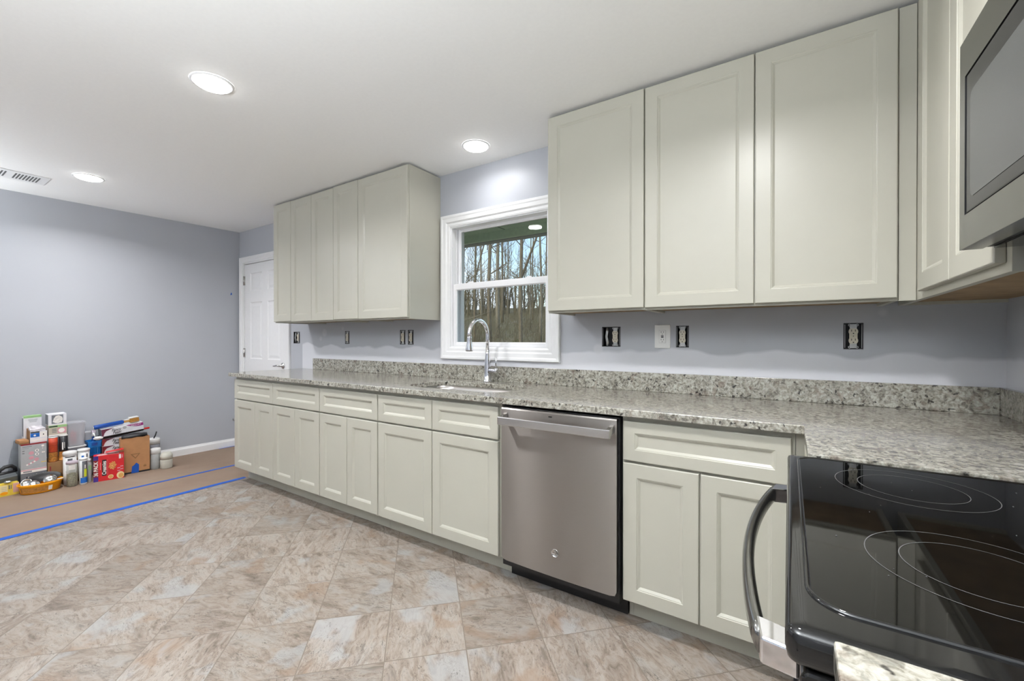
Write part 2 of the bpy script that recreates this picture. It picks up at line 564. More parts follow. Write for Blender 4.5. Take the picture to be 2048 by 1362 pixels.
def quad_wall(mb, x0, x1, z0, z1, y0, y1, holes, m):
    """a wall slab between y0 (room face) and y1, cut through by rectangular holes"""
    xs = sorted({x0, x1} | {h[0] for h in holes} | {h[1] for h in holes})
    zs = sorted({z0, z1} | {h[2] for h in holes} | {h[3] for h in holes})
    inside = lambda x, z: any(h[0] < x < h[1] and h[2] < z < h[3] for h in holes)
    for i in range(len(xs) - 1):
        for j in range(len(zs) - 1):
            if inside((xs[i] + xs[i + 1]) / 2, (zs[j] + zs[j + 1]) / 2): continue
            for y in (y0, y1):
                mb.add([(xs[i], y, zs[j]), (xs[i + 1], y, zs[j]), (xs[i + 1], y, zs[j + 1]), (xs[i], y, zs[j + 1])], [(0, 1, 2, 3)], m)
    for h in list(holes) + [(x0, x1, z0, z1)]:
        a, b_, c, d = h
        mb.add([(a, y0, c), (b_, y0, c), (b_, y0, d), (a, y0, d), (a, y1, c), (b_, y1, c), (b_, y1, d), (a, y1, d)],
               [(0, 1, 5, 4), (1, 2, 6, 5), (2, 3, 7, 6), (3, 0, 4, 7)], m)

# ------------------------------------------------------------------ room shell
XR = 0.683
YB = -4.7
WIN = (-2.062, -1.255, 1.135, 2.010)        # window opening
DOOR = (-5.118, -4.225, -0.02, 2.045)       # door opening
ZO = 1.211
# outlets: (x centre, width, kind)
OUT = [(-4.059, 0.112, 'double'), (-3.265, 0.062, 'single'), (-2.563, 0.062, 'single'), (-2.473, 0.062, 'single'),
       (-0.853, 0.110, 'double'), (-0.467, 0.064, 'single'), (0.233, 0.068, 'single')]
holes = [WIN, DOOR] + [(x - w / 2, x + w / 2, ZO - 0.057, ZO + 0.057) for x, w, k in OUT]
mb = MB(); quad_wall(mb, -5.30, XR + 0.1, -0.02, H + 0.05, 0.0, 0.14, holes, M_WALLK)
structure(mb.build('wall_back', origin=(0, 0, 0)))

def lwx(y):            # the left wall runs slightly out of square
    return -5.207 + 0.047 * y
mb = MB()
mb.loft([[(lwx(0.0), 0.0, -0.02), (lwx(YB), YB, -0.02), (lwx(YB) - 0.12, YB, -0.02), (lwx(0) - 0.12, 0.0, -0.02)],
         [(lwx(0.0), 0.0, H + 0.05), (lwx(YB), YB, H + 0.05), (lwx(YB) - 0.12, YB, H + 0.05), (lwx(0) - 0.12, 0.0, H + 0.05)]], M_WALL)
structure(mb.build('wall_left', origin=(-5.2, -2, 0)))
mb = MB(); mb.box(XR, XR + 0.12, YB, 0, -0.02, H + 0.05, M_WALLK)
structure(mb.build('wall_right', origin=(XR, -2, 0)))
mb = MB(); mb.box(-5.6, XR + 0.12, YB - 0.12, YB, -0.02, H + 0.05, M_WALL)
structure(mb.build('wall_rear', origin=(-2.4, YB, 0)))
mb = MB(); mb.box(-5.6, XR + 0.15, YB - 0.12, 0.16, -0.06, 0.0, M_FLOOR)
structure(mb.build('floor', origin=(0, 0, 0)))
mb = MB(); mb.box(-5.6, XR + 0.15, YB - 0.12, 0.16, H, H + 0.08, M_CEIL)
structure(mb.build('ceiling', origin=(0, 0, H)))

# baseboard along the left wall, with a stepped moulded top
mb = MB()
prof = [(0, 0), (0.014, 0), (0.014, 0.062), (0.010, 0.070), (0.006, 0.076), (0.005, 0.084), (0, 0.086)]
mb.loft([[(lwx(y) + d, y, z) for d, z in prof] for y in (YB, -0.001)], M_TRIM)
structure(mb.build('baseboard_left', origin=(-5.2, -2, 0)))
mb = MB(); mb.loft([[(x, YB + d, z) for d, z in prof] for x in (-5.4, XR)], M_TRIM)
structure(mb.build('baseboard_rear', origin=(-2.4, YB, 0)))
# brown protective paper with its blue tape
def slab(name, pts, z0, z1, m, label, cat, group=None):
    mb = MB(); mb.loft([[(x, y, z0) for x, y in pts], [(x, y, z1) for x, y in pts]], m)
    return tag(mb.build(name, origin=(pts[0][0], pts[0][1], z0)), label, cat, group)
slab('floor_paper', [(-3.93, -0.62), (-3.96, -0.02), (-4.41, -0.02), (-4.41, YB + .02), (-3.93, YB + .02)], 0.0002, 0.0007, M_PAPER,
     'strip of brown protective paper between the two blue tape lines on the floor', 'floor paper')
slab('floor_paper', [(-4.39, -0.02), (lwx(-0.02) + 0.015, -0.02), (lwx(YB) + 0.016, YB + .02), (-4.39, YB + .02)], 0.0008, 0.0013, M_PAPER,
     'wide sheet of brown protective paper along the left wall, under the pile of belongings', 'floor paper')
def tape(y0, y1, fx, w, z, label, seed):
    n = 40; rnd = random.Random(seed)
    mb = MB(); L = []
    for i in range(n + 1):
        y = y0 + (y1 - y0) * i / n
        x = fx(y) + 0.004 * noise.noise(Vector((y * 2.0, seed, 0)))
        ww = w / 2 * (1 + 0.12 * noise.noise(Vector((y * 9, seed, 5))))
        L.append([(x - ww, y, z), (x + ww, y, z), (x + ww, y, z + 0.0003), (x - ww, y, z + 0.0003)])
    mb.loft(L, M_TAPE)
    return tag(mb.build('masking_tape', origin=(fx(y0), y0, z)), label, 'tape')
tape(-0.53, YB + .03, lambda y: -3.937 + 0.003 * y, 0.050, 0.0016, 'blue tape line at the edge where brown paper meets the tiles', 1)
tape(-0.02, YB + .03, lambda y: -4.40 + 0.008 * y, 0.034, 0.0016, 'narrower blue tape line over the seam between the paper sheets, nearer the pile', 2)
tape(-0.02, -0.22, lambda y: lwx(y) + 0.026, 0.020, 0.0016, 'short dark blue tape piece on the floor along the white baseboard, beside the cabinets', 3)
mb = MB(); x_ = lwx(-0.09) + 0.0004
mb.loft([[(x_, -0.095, 1.685), (x_, -0.078, 1.690), (x_, -0.080, 1.712), (x_, -0.088, 1.712)],
         [(x_ + .001, -0.095, 1.685), (x_ + .001, -0.078, 1.690), (x_ + .001, -0.080, 1.712), (x_ + .001, -0.088, 1.712)]], M_TAPE)
tag(mb.build('tape_scrap', origin=(x_, -0.09, 1.69)), 'tiny scrap of blue tape stuck high on the left wall beside the door', 'tape')
mb = MB(); x_ = lwx(-0.06) + 0.0003; mb.M = Matrix.Translation((x_, -0.06, 0.297)) @ Matrix.Rotation(PI / 2, 4, 'Y')
mb.lathe([(0.006, 0), (0.018, 0.002), (0.018, 0.012), (0.012, 0.05)], M_ZINC, n=16)
tag(mb.build('door_stop', origin=(x_, -0.06, 0.297)), 'small dark knob low on the left wall just above the baseboard', 'door stop')

# ------------------------------------------------------------------ interior door
door = bpy.data.objects.new('door_1', None); door['_w'] = (-4.67, 0, 0); door.location = (-4.67, 0, 0); COL.objects.link(door); structure(door)
def casing(mb, x0, x1, z0, z1, w, y, m, bottom=False, t=0.018):
    """mitred moulded casing around an opening; profile from inner edge to outer edge"""
    pr = [(0.0, 0.0), (0.0, t * .45), (w * .12, t * .62), (w * .30, t * .62), (w * .42, t * .95), (w * .70, t * 1.0), (w * .80, t * 1.15), (w * .95, t * 1.15), (w, t * .9), (w, 0)]
    def frame(d):
        c = [(x0 - d, z0 - d if bottom else z0), (x0 - d, z1 + d), (x1 + d, z1 + d), (x1 + d, z0 - d if bottom else z0)]
        return c
    for k in range(len(pr) - 1):
        (d0, t0), (d1, t1) = pr[k], pr[k + 1]
        A, B = frame(d0), frame(d1)
        rng = range(4) if bottom else range(3)
        for i in rng:
            j = (i + 1) % 4
            mb.add([(A[i][0], y - t0, A[i][1]), (A[j][0], y - t0, A[j][1]), (B[j][0], y - t1, B[j][1]), (B[i][0], y - t1, B[i][1])], [(0, 1, 2, 3)], m)
mb = MB()
cw = 0.060
casing(mb, DOOR[0], DOOR[1], 0.0, DOOR[3], cw, 0.0, M_TRIM)
mb.build('casing', door)
mb = MB()
mb.box(DOOR[0], DOOR[0] + 0.018, -0.002, 0.139, 0, DOOR[3], M_TRIM); mb.box(DOOR[1] - 0.018, DOOR[1], -0.002, 0.139, 0, DOOR[3], M_TRIM)
mb.box(DOOR[0] + .018, DOOR[1] - .018, -0.002, 0.139, DOOR[3] - 0.018, DOOR[3], M_TRIM)
mb.build('door_frame', door)
def raised_panel_slab(mb, x0, x1, z0, z1, y, t, panels, m):
    """door slab whose front (y) has sunk-and-raised panels"""
    xs = sorted({x0, x1} | {p[0] for p in panels} | {p[1] for p in panels})
    zs = sorted({z0, z1} | {p[2] for p in panels} | {p[3] for p in panels})
    for i in range(len(xs) - 1):
        for j in range(len(zs) - 1):
            cx, cz = (xs[i] + xs[i + 1]) / 2, (zs[j] + zs[j + 1]) / 2
            if any(p[0] < cx < p[1] and p[2] < cz < p[3] for p in panels): continue
            mb.add([(xs[i], y, zs[j]), (xs[i + 1], y, zs[j]), (xs[i + 1], y, zs[j + 1]), (xs[i], y, zs[j + 1])], [(0, 1, 2, 3)], m)
    for p in panels:
        L = []
        for d, dep in ((0, 0), (0.008, 0.006), (0.020, 0.007), (0.045, 0.002)):
            L.append([(p[0] + d, y + dep, p[2] + d), (p[1] - d, y + dep, p[2] + d), (p[1] - d, y + dep, p[3] - d), (p[0] + d, y + dep, p[3] - d)])
        mb.loft(L, m, cap0=False)
    c = [(x0, z0), (x1, z0), (x1, z1), (x0, z1)]
    mb.add([(a, y, b_) for a, b_ in c] + [(a, y + t, b_) for a, b_ in c], [(0, 1, 5, 4), (1, 2, 6, 5), (2, 3, 7, 6), (3, 0, 4, 7), (4, 5, 6, 7)], m)
mb = MB()
dx0, dx1 = DOOR[0] + 0.021, DOOR[1] - 0.021
wd = dx1 - dx0
pa = (dx0 + 0.12, dx0 + wd / 2 - 0.055); pb = (dx0 + wd / 2 + 0.055, dx1 - 0.12)
raised_panel_slab(mb, dx0, dx1, 0.006, 2.022, 0.004, 0.035,
    [(p[0], p[1], a, b_) for p in (pa, pb) for a, b_ in ((0.24, 0.80), (0.98, 1.60), (1.72, 1.92))], M_TRIM)
mb.build('door_slab', door)
for z in (1.845, 1.045, 0.22):
    mb = MB(); mb.box(dx0 - 0.016, dx0 + 0.016, -0.004, 0.003, z - 0.05, z + 0.05, M_SATIN)
    mb.lathe([(0.006, -0.05), (0.006, 0.05)], M_SATIN, (dx0, -0.008, z), n=10)
    mb.build('hinge', door)
mb = MB(); mb.M = Matrix.Translation((dx1 - 0.065, 0.004, 0.925)) @ Matrix.Rotation(PI / 2, 4, 'X')
mb.lathe([(0.030, 0), (0.031, 0.006), (0.024, 0.012), (0.010, 0.016), (0.010, 0.05)], M_SATIN, n=24)
mb.M = Matrix.Identity(4)
mb.tube([(dx1 - 0.055, -0.046, 0.925), (dx1 - 0.09, -0.050, 0.928), (dx1 - 0.13, -0.048, 0.922), (dx1 - 0.165, -0.044, 0.920)], [0.010, 0.009, 0.008, 0.007], M_SATIN)
mb.build('door_handle', door)

# ------------------------------------------------------------------ window
win = bpy.data.objects.new('window_1', None); win['_w'] = (-1.66, 0, 1.1); win.location = (-1.66, 0, 1.1); COL.objects.link(win); structure(win)
X0, X1, Z0, Z1 = WIN
mb = MB(); casing(mb, X0 + .004, X1 - .004, Z0 + .004, Z1 - .004, 0.086, 0.0, M_TRIM, bottom=True, t=0.020); mb.build('casing', win)
mb = MB()      # jamb liner
for a in ((X0, X0 + 0.012, Z0, Z1), (X1 - 0.012, X1, Z0, Z1), (X0 + .012, X1 - .012, Z1 - 0.012, Z1), (X0 + .012, X1 - .012, Z0, Z0 + 0.012)):
    mb.box(a[0], a[1], -0.001, 0.139, a[2], a[3], M_VINYL)
# tracks
mb.box(X0 + .012, X0 + .020, 0.050, 0.056, Z0 + .012, Z1 - .012, M_VINYL); mb.box(X1 - .020, X1 - .012, 0.050, 0.056, Z0 + .012, Z1 - .012, M_VINYL)
mb.box(X0 + .012, X0 + .024, 0.090, 0.100, Z0 + .012, Z1 - .012, M_VINYL); mb.box(X1 - .024, X1 - .012, 0.090, 0.100, Z0 + .012, Z1 - .012, M_VINYL)
mb.build('jamb', win)
ZM = 1.565
def sash(name, x0, x1, z0, z1, y0, y1, st, rt, rb):
    mb = MB()
    ix0, ix1, iz0, iz1 = x0 + st, x1 - st, z0 + rb, z1 - rt
    mb.box(x0, ix0, y0, y1, z0, z1, M_VINYL); mb.box(ix1, x1, y0, y1, z0, z1, M_VINYL)
    mb.box(ix0, ix1, y0, y1, z0, iz0, M_VINYL); mb.box(ix0, ix1, y0, y1, iz1, z1, M_VINYL)
    # glazing bead
    b_ = 0.006
    L = []
    for d, yy in ((0, y0 + 0.002), (b_, y0 + 0.010)):
        L.append([(ix0 + d, yy, iz0 + d), (ix1 - d, yy, iz0 + d), (ix1 - d, yy, iz1 - d), (ix0 + d, yy, iz1 - d)])
    mb.loft(L, M_VINYL, cap0=False, cap1=False)
    s = mb.build(name, win, bevel=0.0015)
    g = MB(); yc = (y0 + y1) / 2
    g.add([(ix0, yc, iz0), (ix1, yc, iz0), (ix1, yc, iz1), (ix0, yc, iz1)], [(0, 1, 2, 3)], M_GLASS)
    g.build('pane', s)
    return s
up = sash('upper_sash', X0 + 0.021, X1 - 0.021, ZM - 0.002, Z1 - 0.013, 0.058, 0.088, 0.020, 0.012, 0.036)
lo = sash('lower_sash', X0 + 0.013, X1 - 0.013, Z0 + 0.013, ZM + 0.030, 0.018, 0.048, 0.020, 0.040, 0.022)
for x in (-1.90, -1.42):
    mb = MB(); mb.box(x - 0.022, x + 0.022, 0.022, 0.046, ZM + 0.030, ZM + 0.036, M_VINYL)
    mb.rbox(x - 0.016, x + 0.018, 0.028, 0.044, ZM + 0.036, ZM + 0.043, 0.006, M_VINYL)
    mb.build('sash_lock', win)
mb = MB(); mb.rbox(X0 + 0.0125, X0 + 0.016, 0.004, 0.014, 1.86, 1.905, 0.001, M_VINYL); mb.build('tilt_latch', win)

# ------------------------------------------------------------------ cabinets
def frame_front(mb, x0, x1, z0, z1, T, m=M_CAB, rail=0.056, t=0.019):
    """shaker style front with a bevelled inner moulding. local: x right, z up, front at y=-t, back y=0; T = matrix"""
    old = mb.M; mb.M = T
    def loop(d, y):
        return [(x0 + d, y, z0 + d), (x1 - d, y, z0 + d), (x1 - d, y, z1 - d), (x0 + d, y, z1 - d)]
    r = min(rail, (z1 - z0) * 0.29, (x1 - x0) * 0.3)
    L = [loop(0, 0), loop(0, -t + 0.0025), loop(0.0025, -t), loop(r, -t), loop(r + 0.0015, -t + 0.0022), loop(r + 0.004, -t + 0.0022), loop(r + 0.013, -t + 0.0085), loop(r + 0.014, -t + 0.0085)]
    mb.loft(L, m)
    mb.M = old

def carcass(mb, x0, x1, yf, yb, z0, z1, T, bottom_recess=0.0, kick=None):
    """cabinet box; yf front plane (negative), yb back. kick = (height, depth) toe space"""
    old = mb.M; mb.M = T
    t = 0.018
    if kick:
        kz, kd = kick
        for a, b_ in ((x0, x0 + t), (x1 - t, x1)):     # notched side panels
            pts = [(yf, kz), (yf, z1), (yb, z1), (yb, 0.0), (yf + kd, 0.0), (yf + kd, kz)]
            mb.loft([[(a, y, z) for y, z in pts], [(b_, y, z) for y, z in pts]], M_CAB)
        mb.box(x0 + t, x1 - t, yf, yb, kz, kz + t, M_CAB)
        mb.box(x0 + t, x1 - t, yf, yf + t, kz + t, z1, M_CAB)
        mb.box(x0 + t, x1 - t, yb - 0.008, yb, kz + t, z1, M_PLY)
    else:
        mb.box(x0, x0 + t, yf, yb, z0, z1, M_CAB); mb.box(x1 - t, x1, yf, yb, z0, z1, M_CAB)
        mb.box(x0 + t, x1 - t, yf, yf + t, z0, z1, M_CAB)
        mb.box(x0 + t, x1 - t, yf + t, yb, z0 + bottom_recess, z0 + bottom_recess + 0.012, M_PLY)
        mb.box(x0 + t, x1 - t, yf + t, yb, z1 - 0.012, z1, M_CAB)
        mb.box(x0 + t, x1 - t, yb - 0.008, yb, z0 + bottom_recess + .012, z1 - .012, M_PLY)
    mb.M = old

ID = Matrix.Identity(4)
UZ0, UZ1 = 1.336, 2.386
DZ0, DZ1 = 1.346, 2.380
def upper(x0, x1, doors, label, dz=0.0, T=ID, origin=None, yb=-0.001, z0=UZ0, dz0=DZ0, yf=-0.305, group=None):
    o = origin if origin is not None else ((x0 + x1) / 2, -0.15, z0)
    t = thing('upper_cabinet', label, 'cabinet', o, group)
    mb = MB(); carcass(mb, x0, x1, yf, yb, z0 + dz, UZ1 + dz, T, 0.012); mb.build('body', t, bevel=0.0008)
    for a, b_ in doors:
        mb = MB(); frame_front(mb, a, b_, dz0 + dz, DZ1 + dz, T @ Matrix.Translation((0, yf, 0)))
        mb.build('door', t, bevel=0.0008)
    return t
upper(-3.872, -3.588, [(-3.866, -3.592)], 'narrow single-door cream wall cabinet at the far left end, over the door side', 0.004)
upper(-3.587, -2.990, [(-3.588, -3.286), (-3.283, -2.992)], 'two-door cream wall cabinet, second from the far left end', 0.0)
upper(-2.989, -2.689, [(-2.988, -2.690)], 'narrow single-door cream wall cabinet next to the widest door left of the window', 0.003)
upper(-2.688, -2.160, [(-2.685, -2.166)], 'cream wall cabinet with one wide door immediately left of the window, white side showing', 0.0)
upper(-1.094, -0.574, [(-1.089, -0.577)], 'cream single-door wall cabinet immediately right of the window', 0.002)
upper(-0.573, 0.328, [(-0.571, -0.123), (-0.119, 0.324)], 'large two-door cream wall cabinet over the worktop between window and corner', 0.0)

# right-hand run: local x = -world y, local front looks to world -x
TR = Matrix.Translation((XR, 0, 0)) @ Matrix.Rotation(-PI / 2, 4, 'Z')
# local (x, y) -> world (XR + y, -x)
cc = thing('upper_cabinet', 'cream corner wall cabinet with two doors facing left, beside the microwave', 'cabinet', (0.53, -0.7, UZ0))
mb = MB(); carcass(mb, 0.002, 1.072, -0.305, -0.001, UZ0, UZ1, TR, 0.012); mb.build('body', cc, bevel=0.0008)
for a, b_ in ((0.415, 0.745), (0.748, 1.045)):
    mb = MB(); frame_front(mb, a, b_, DZ0 + .012, DZ1, TR @ Matrix.Translation((0, -0.305, 0))); mb.build('door', cc, bevel=0.0008)
mb = MB(); mb.box(0.329, 0.377, -0.305, -0.287, UZ0, UZ1, M_CAB)
mb.build('filler_strip', cc, bevel=0.001)
upper(1.086, 1.838, [(1.090, 1.460), (1.463, 1.834)], 'short cream cabinet above the microwave at the right edge', 0.0, TR, (0.53, -1.45, 1.81), z0=1.82, dz0=1.83)

KICK = (0.115, 0.092)
BZ1 = 0.883
BF = -0.610
DRZ = (0.700, 0.862)
BDZ = (0.122, 0.690)
def base(x0, x1, drawers, doors, label, T=ID, origin=None):
    o = origin if origin is not None else ((x0 + x1) / 2, -0.3, 0.0)
    t = thing('base_cabinet', label, 'cabinet', o)
    mb = MB(); carcass(mb, x0, x1, BF, -0.002, 0, BZ1, T, kick=KICK); mb.build('body', t, bevel=0.0008)
    mb = MB(); old = mb.M; mb.M = T; mb.box(x0 + .0185, x1 - .0185, BF + KICK[1], BF + KICK[1] + 0.012, 0.001, KICK[0], M_CAB); mb.M = old
    mb.build('toe_kick', t)
    for a, b_ in drawers:
        mb = MB(); frame_front(mb, a, b_, DRZ[0], DRZ[1], T @ Matrix.Translation((0, BF, 0)), rail=0.047); mb.build('drawer', t, bevel=0.0008)
    for a, b_ in doors:
        mb = MB(); frame_front(mb, a, b_, BDZ[0], BDZ[1], T @ Matrix.Translation((0, BF, 0))); mb.build('door', t, bevel=0.0008)
    return t
base(-3.912, -3.299, [(-3.908, -3.300)], [(-3.908, -3.573), (-3.569, -3.300)], 'cream base cabinet at the free left end of the worktop')
base(-3.298, -2.699, [(-3.296, -2.702)], [(-3.296, -3.003), (-2.999, -2.702)], 'cream base cabinet, second from the left end, one drawer over two doors')
base(-2.698, -2.099, [(-2.694, -2.102)], [(-2.694, -2.401), (-2.396, -2.102)], 'cream base cabinet with one drawer and two doors, left of the sink cabinet')
base(-2.098, -1.190, [(-2.094, -1.651), (-1.646, -1.203)], [(-2.094, -1.651), (-1.646, -1.203)], 'wide cream sink cabinet with two drawer fronts over two wide doors')
base(-0.580, 0.019, [(-0.573, 0.008)], [(-0.573, -0.283), (-0.277, 0.008)], 'cream base cabinet right of the dishwasher, partly behind the oven handle')
# corner unit on the right-hand side, between the back run and the range
cb = thing('base_cabinet', 'plain cream corner base cabinet tucked in between the back run and the range', 'cabinet', (0.37, -0.84, 0))
mb = MB(); carcass(mb, 0.632, 1.055, -0.622, -0.002, 0, BZ1, TR, kick=KICK)
mb.box(0.020, 0.061, BF, BF + .02, 0.115, BZ1, M_CAB)
mb.build('body', cb, bevel=0.0008)
mb = MB(); mb.M = TR; mb.box(0.70, 1.04, -0.641, -0.6225, DRZ[0], DRZ[1], M_CAB); mb.build('drawer', cb, bevel=0.002)
mb = MB(); mb.M = TR; mb.box(0.70, 1.04, -0.641, -0.6225, BDZ[0], BDZ[1], M_CAB); mb.build('door', cb, bevel=0.002)
nb = thing('base_cabinet', 'cream base cabinet under the nearest granite worktop at the bottom right', 'cabinet', (0.37, -2.0, 0))
mb = MB(); carcass(mb, 1.842, 2.14, -0.622, -0.002, 0, BZ1, TR, kick=KICK); mb.build('body', nb, bevel=0.0008)
mb = MB(); frame_front(mb, 1.846, 2.136, DRZ[0], DRZ[1], TR @ Matrix.Translation((0, -0.622, 0)), rail=.047); mb.build('drawer', nb)
mb = MB(); frame_front(mb, 1.846, 2.136, BDZ[0], BDZ[1], TR @ Matrix.Translation((0, -0.622, 0))); mb.build('door', nb)

# ------------------------------------------------------------------ granite worktops
CT0, CT1 = 0.884, 0.914
def rrect(x0, x1, y0, y1, r, seg=8):
    pts = []
    for (cx, cy, a) in ((x1 - r, y1 - r, 0), (x0 + r, y1 - r, 90), (x0 + r, y0 + r, 180), (x1 - r, y0 + r, 270)):
        for k in range(seg + 1):
            t = math.radians(a + 90 * k / seg)
            pts.append((cx + r * math.cos(t), cy + r * math.sin(t)))
    return pts
SINK = (-1.985, -1.270, -0.530, -0.160)
def flat_with_hole(outer, hole, z0, z1, m):
    c = bpy.data.curves.new('outline', 'CURVE'); c.dimensions = '2D'; c.fill_mode = 'BOTH'
    for pts in (outer, hole):
        if not pts: continue
        s = c.splines.new('POLY'); s.points.add(len(pts) - 1); s.use_cyclic_u = True
        for i, p in enumerate(pts): s.points[i].co = (p[0], p[1], 0, 1)
    c.extrude = (z1 - z0) / 2
    o = bpy.data.objects.new('outline', c); COL.objects.link(o); bpy.context.view_layer.update()
    me = bpy.data.meshes.new_from_object(o.evaluated_get(bpy.context.evaluated_depsgraph_get()))
    mb = MB()
    mb.add([(v.co.x, v.co.y, v.co.z + (z0 + z1) / 2) for v in me.vertices], [tuple(p.vertices) for p in me.polygons], m)
    bpy.data.objects.remove(o); bpy.data.curves.remove(c); bpy.data.meshes.remove(me)
    return mb
mb = flat_with_hole([(-3.958, -0.655), (0.040, -0.655), (0.040, -1.056), (XR - .001, -1.056), (XR - .001, -0.001), (-4.10, -0.001), (-4.10, -0.20)][0:1] +
                    [(0.040, -0.655), (0.040, -1.056), (XR - .001, -1.056), (XR - .001, -0.001), (-3.958, -0.001)], rrect(*SINK, 0.11), CT0, CT1, M_GRAN)
tag(mb.build('worktop', origin=(-1.6, -0.3, CT0), bevel=0.003, angle=50), 'long L-shaped speckled grey granite worktop with sink cutout along the window wall', 'worktop')
mb = MB(); mb.box(0.036, XR - .001, -2.16, -1.842, CT0, CT1, M_GRAN)
tag(mb.build('worktop', origin=(0.36, -2.0, CT0), bevel=0.003), 'short granite worktop piece nearest the camera, in front of the range', 'worktop')
mb = MB(); mb.box(-3.756, XR - .022, -0.021, -0.001, CT1 + .0005, CT1 + .1016, M_GRAN)
tag(mb.build('backsplash', origin=(-1.5, -0.01, CT1), bevel=0.0015), 'long low granite backsplash strip along the window wall', 'backsplash')
mb = MB(); mb.box(XR - .021, XR - .001, -1.056, -0.001, CT1 + .0005, CT1 + .1016, M_GRAN)
tag(mb.build('backsplash', origin=(XR - .01, -0.5, CT1), bevel=0.0015), 'short granite backsplash strip on the right-hand wall in the corner', 'backsplash')

# ------------------------------------------------------------------ sink and faucet
sk = thing('kitchen_sink', 'undermount stainless steel sink set in the granite below the window', 'sink', (-1.63, -0.345, 0.70))
mb = MB()
def ring_at(g, z, r):
    return [(x, y, z) for x, y in rrect(SINK[0] - g, SINK[1] + g, SINK[2] - g, SINK[3] + g, r)]
mb.loft([ring_at(0.02, CT0 - .0005, 0.12), ring_at(-0.002, CT0 - .0005, 0.11), ring_at(-0.008, CT0 - .03, 0.10), ring_at(-0.018, 0.72, 0.09), ring_at(-0.03, 0.70, 0.08), ring_at(-0.06, 0.690, 0.06)], M_STEELS, smooth=True, cap0=False)
mb.build('basin', sk)
mb = MB(); mb.lathe([(0.055, 0.0), (0.055, 0.002), (0.045, 0.003), (0.040, 0.0), (0.01, -0.0005)], M_CHROME, (-1.63, -0.345, 0.6905)); mb.build('drain', sk)
fx, fy = -1.672, -0.078
fc = thing('faucet', 'chrome gooseneck kitchen faucet with pull-down head behind the sink', 'faucet', (fx, fy, CT1))
mb = MB()
mb.lathe([(0.030, 0), (0.030, 0.006), (0.024, 0.012), (0.0225, 0.06), (0.0225, 0.11), (0.019, 0.15), (0.0145, 0.185), (0.0125, 0.21)], M_CHROME, (fx, fy, CT1 + .0005), n=32)
mb.build('body', fc)
mb = MB()
R_ = 0.096; zc = 1.222
pts = [(fx, fy, CT1 + 0.20), (fx, fy, zc - .02)]
for k in range(0, 17):
    a = PI * 1.0 * k / 16 * 1.03
    pts.append((fx, fy - R_ + R_ * math.cos(a), zc + R_ * math.sin(a)))
mb.tube(pts, 0.0125, M_CHROME, n=20)
mb.build('spout', fc)
e = Vector(pts[-1]); d = (Vector(pts[-1]) - Vector(pts[-2])).normalized()
mb = MB(); mb.tube([e, e + d * 0.006, e + d * 0.012, e + d * 0.05, e + d * 0.082, e + d * 0.090, e + d * .091], [0.0130, 0.0150, 0.0145, 0.0180, 0.0235, 0.0235, 0.019], M_CHROME, n=24)
mb.tube([e + d * 0.091, e + d * 0.0925], [0.019, 0.018], M_DARK, n=24)
mb.build('spray_head', fc)
mb = MB()
mb.M = Matrix.Translation((fx, fy, CT1 + 0.075)) @ Matrix.Rotation(PI / 2, 4, 'Y')
mb.lathe([(0.015, 0.0), (0.015, 0.055), (0.017, 0.060), (0.017, 0.075), (0.012, 0.080)], M_CHROME, n=24)
mb.M = ID
mb.tube([(fx + 0.068, fy, CT1 + 0.078), (fx + 0.070, fy - .004, CT1 + 0.12), (fx + 0.078, fy - .012, CT1 + 0.165)], [0.0065, 0.0055, 0.0045], M_CHROME, n=12)
mb.build('lever', fc)

# ------------------------------------------------------------------ dishwasher
dw = thing('dishwasher', 'stainless steel dishwasher with bar handle between the cream base cabinets', 'dishwasher', (-0.88, -0.33, 0))
dx0, dx1 = -1.166, -0.592
mb = MB(); mb.box(-1.186, -0.584, -0.60, -0.03, 0.10, 0.872, M_BLACK); mb.box(-1.186, -0.584, -0.53, -0.515, 0.002, 0.10, M_BLACK)
mb.box(-1.17, -0.586, -0.632, -0.60, 0.100, 0.872, M_BLACK)
mb.build('tub', dw)
mb = MB()
# bowed front panel: gentle horizontal curve, rounded lower corners
n = 14; L = []
def panel_col(x):
    u_ = (x - dx0) / (dx1 - dx0)
    return -0.652 - 0.006 * (1 - (2 * u_ - 1) ** 2)
cols = [dx0 + (dx1 - dx0) * (0.5 - 0.5 * math.cos(PI * i / n)) for i in range(n + 1)]
rz = 0.020
for x in cols:
    dl = min(x - dx0, dx1 - x)
    zb = 0.132 + (rz - math.sqrt(max(0, rz * rz - (rz - min(dl, rz)) ** 2)))
    y = panel_col(x)
    L.append([(x, -0.633, zb), (x, y + .003, zb), (x, y, zb + 0.003), (x, y, 0.862), (x, y + .004, 0.868), (x, -0.633, 0.868)])
mb.loft(L, M_STEEL, smooth=False)
mb.build('front_panel', dw)
mb = MB(); mb.rbox(-0.905, -0.888, -0.6600, -0.6565, 0.846, 0.852, 0.0015, M_DARK, axis='Y'); mb.build('indicator_window', dw)
mb = MB()
yh = -0.712
mb.rbox(-1.150, -0.602, yh, yh + 0.016, 0.795, 0.833, 0.004, M_STEELH, axis='X')
for x0, x1 in ((-1.150, -1.132), (-0.622, -0.604)):
    mb.loft([[(x0, yh + .012, 0.799), (x1, yh + .012, 0.799), (x1, yh + .012, 0.831), (x0, yh + .012, 0.831)],
             [(x0 + .004, -0.654, 0.812), (x1 + .004, -0.654, 0.812), (x1 + .004, -0.654, 0.846), (x0 + .004, -0.654, 0.846)]], M_STEELH)
mb.build('handle', dw, bevel=0.002)
mb = MB()
Tl = Matrix.Translation((-0.872, -0.6588, 0.243)) @ Matrix.Rotation(PI / 2, 4, 'X')
mb.M = Tl
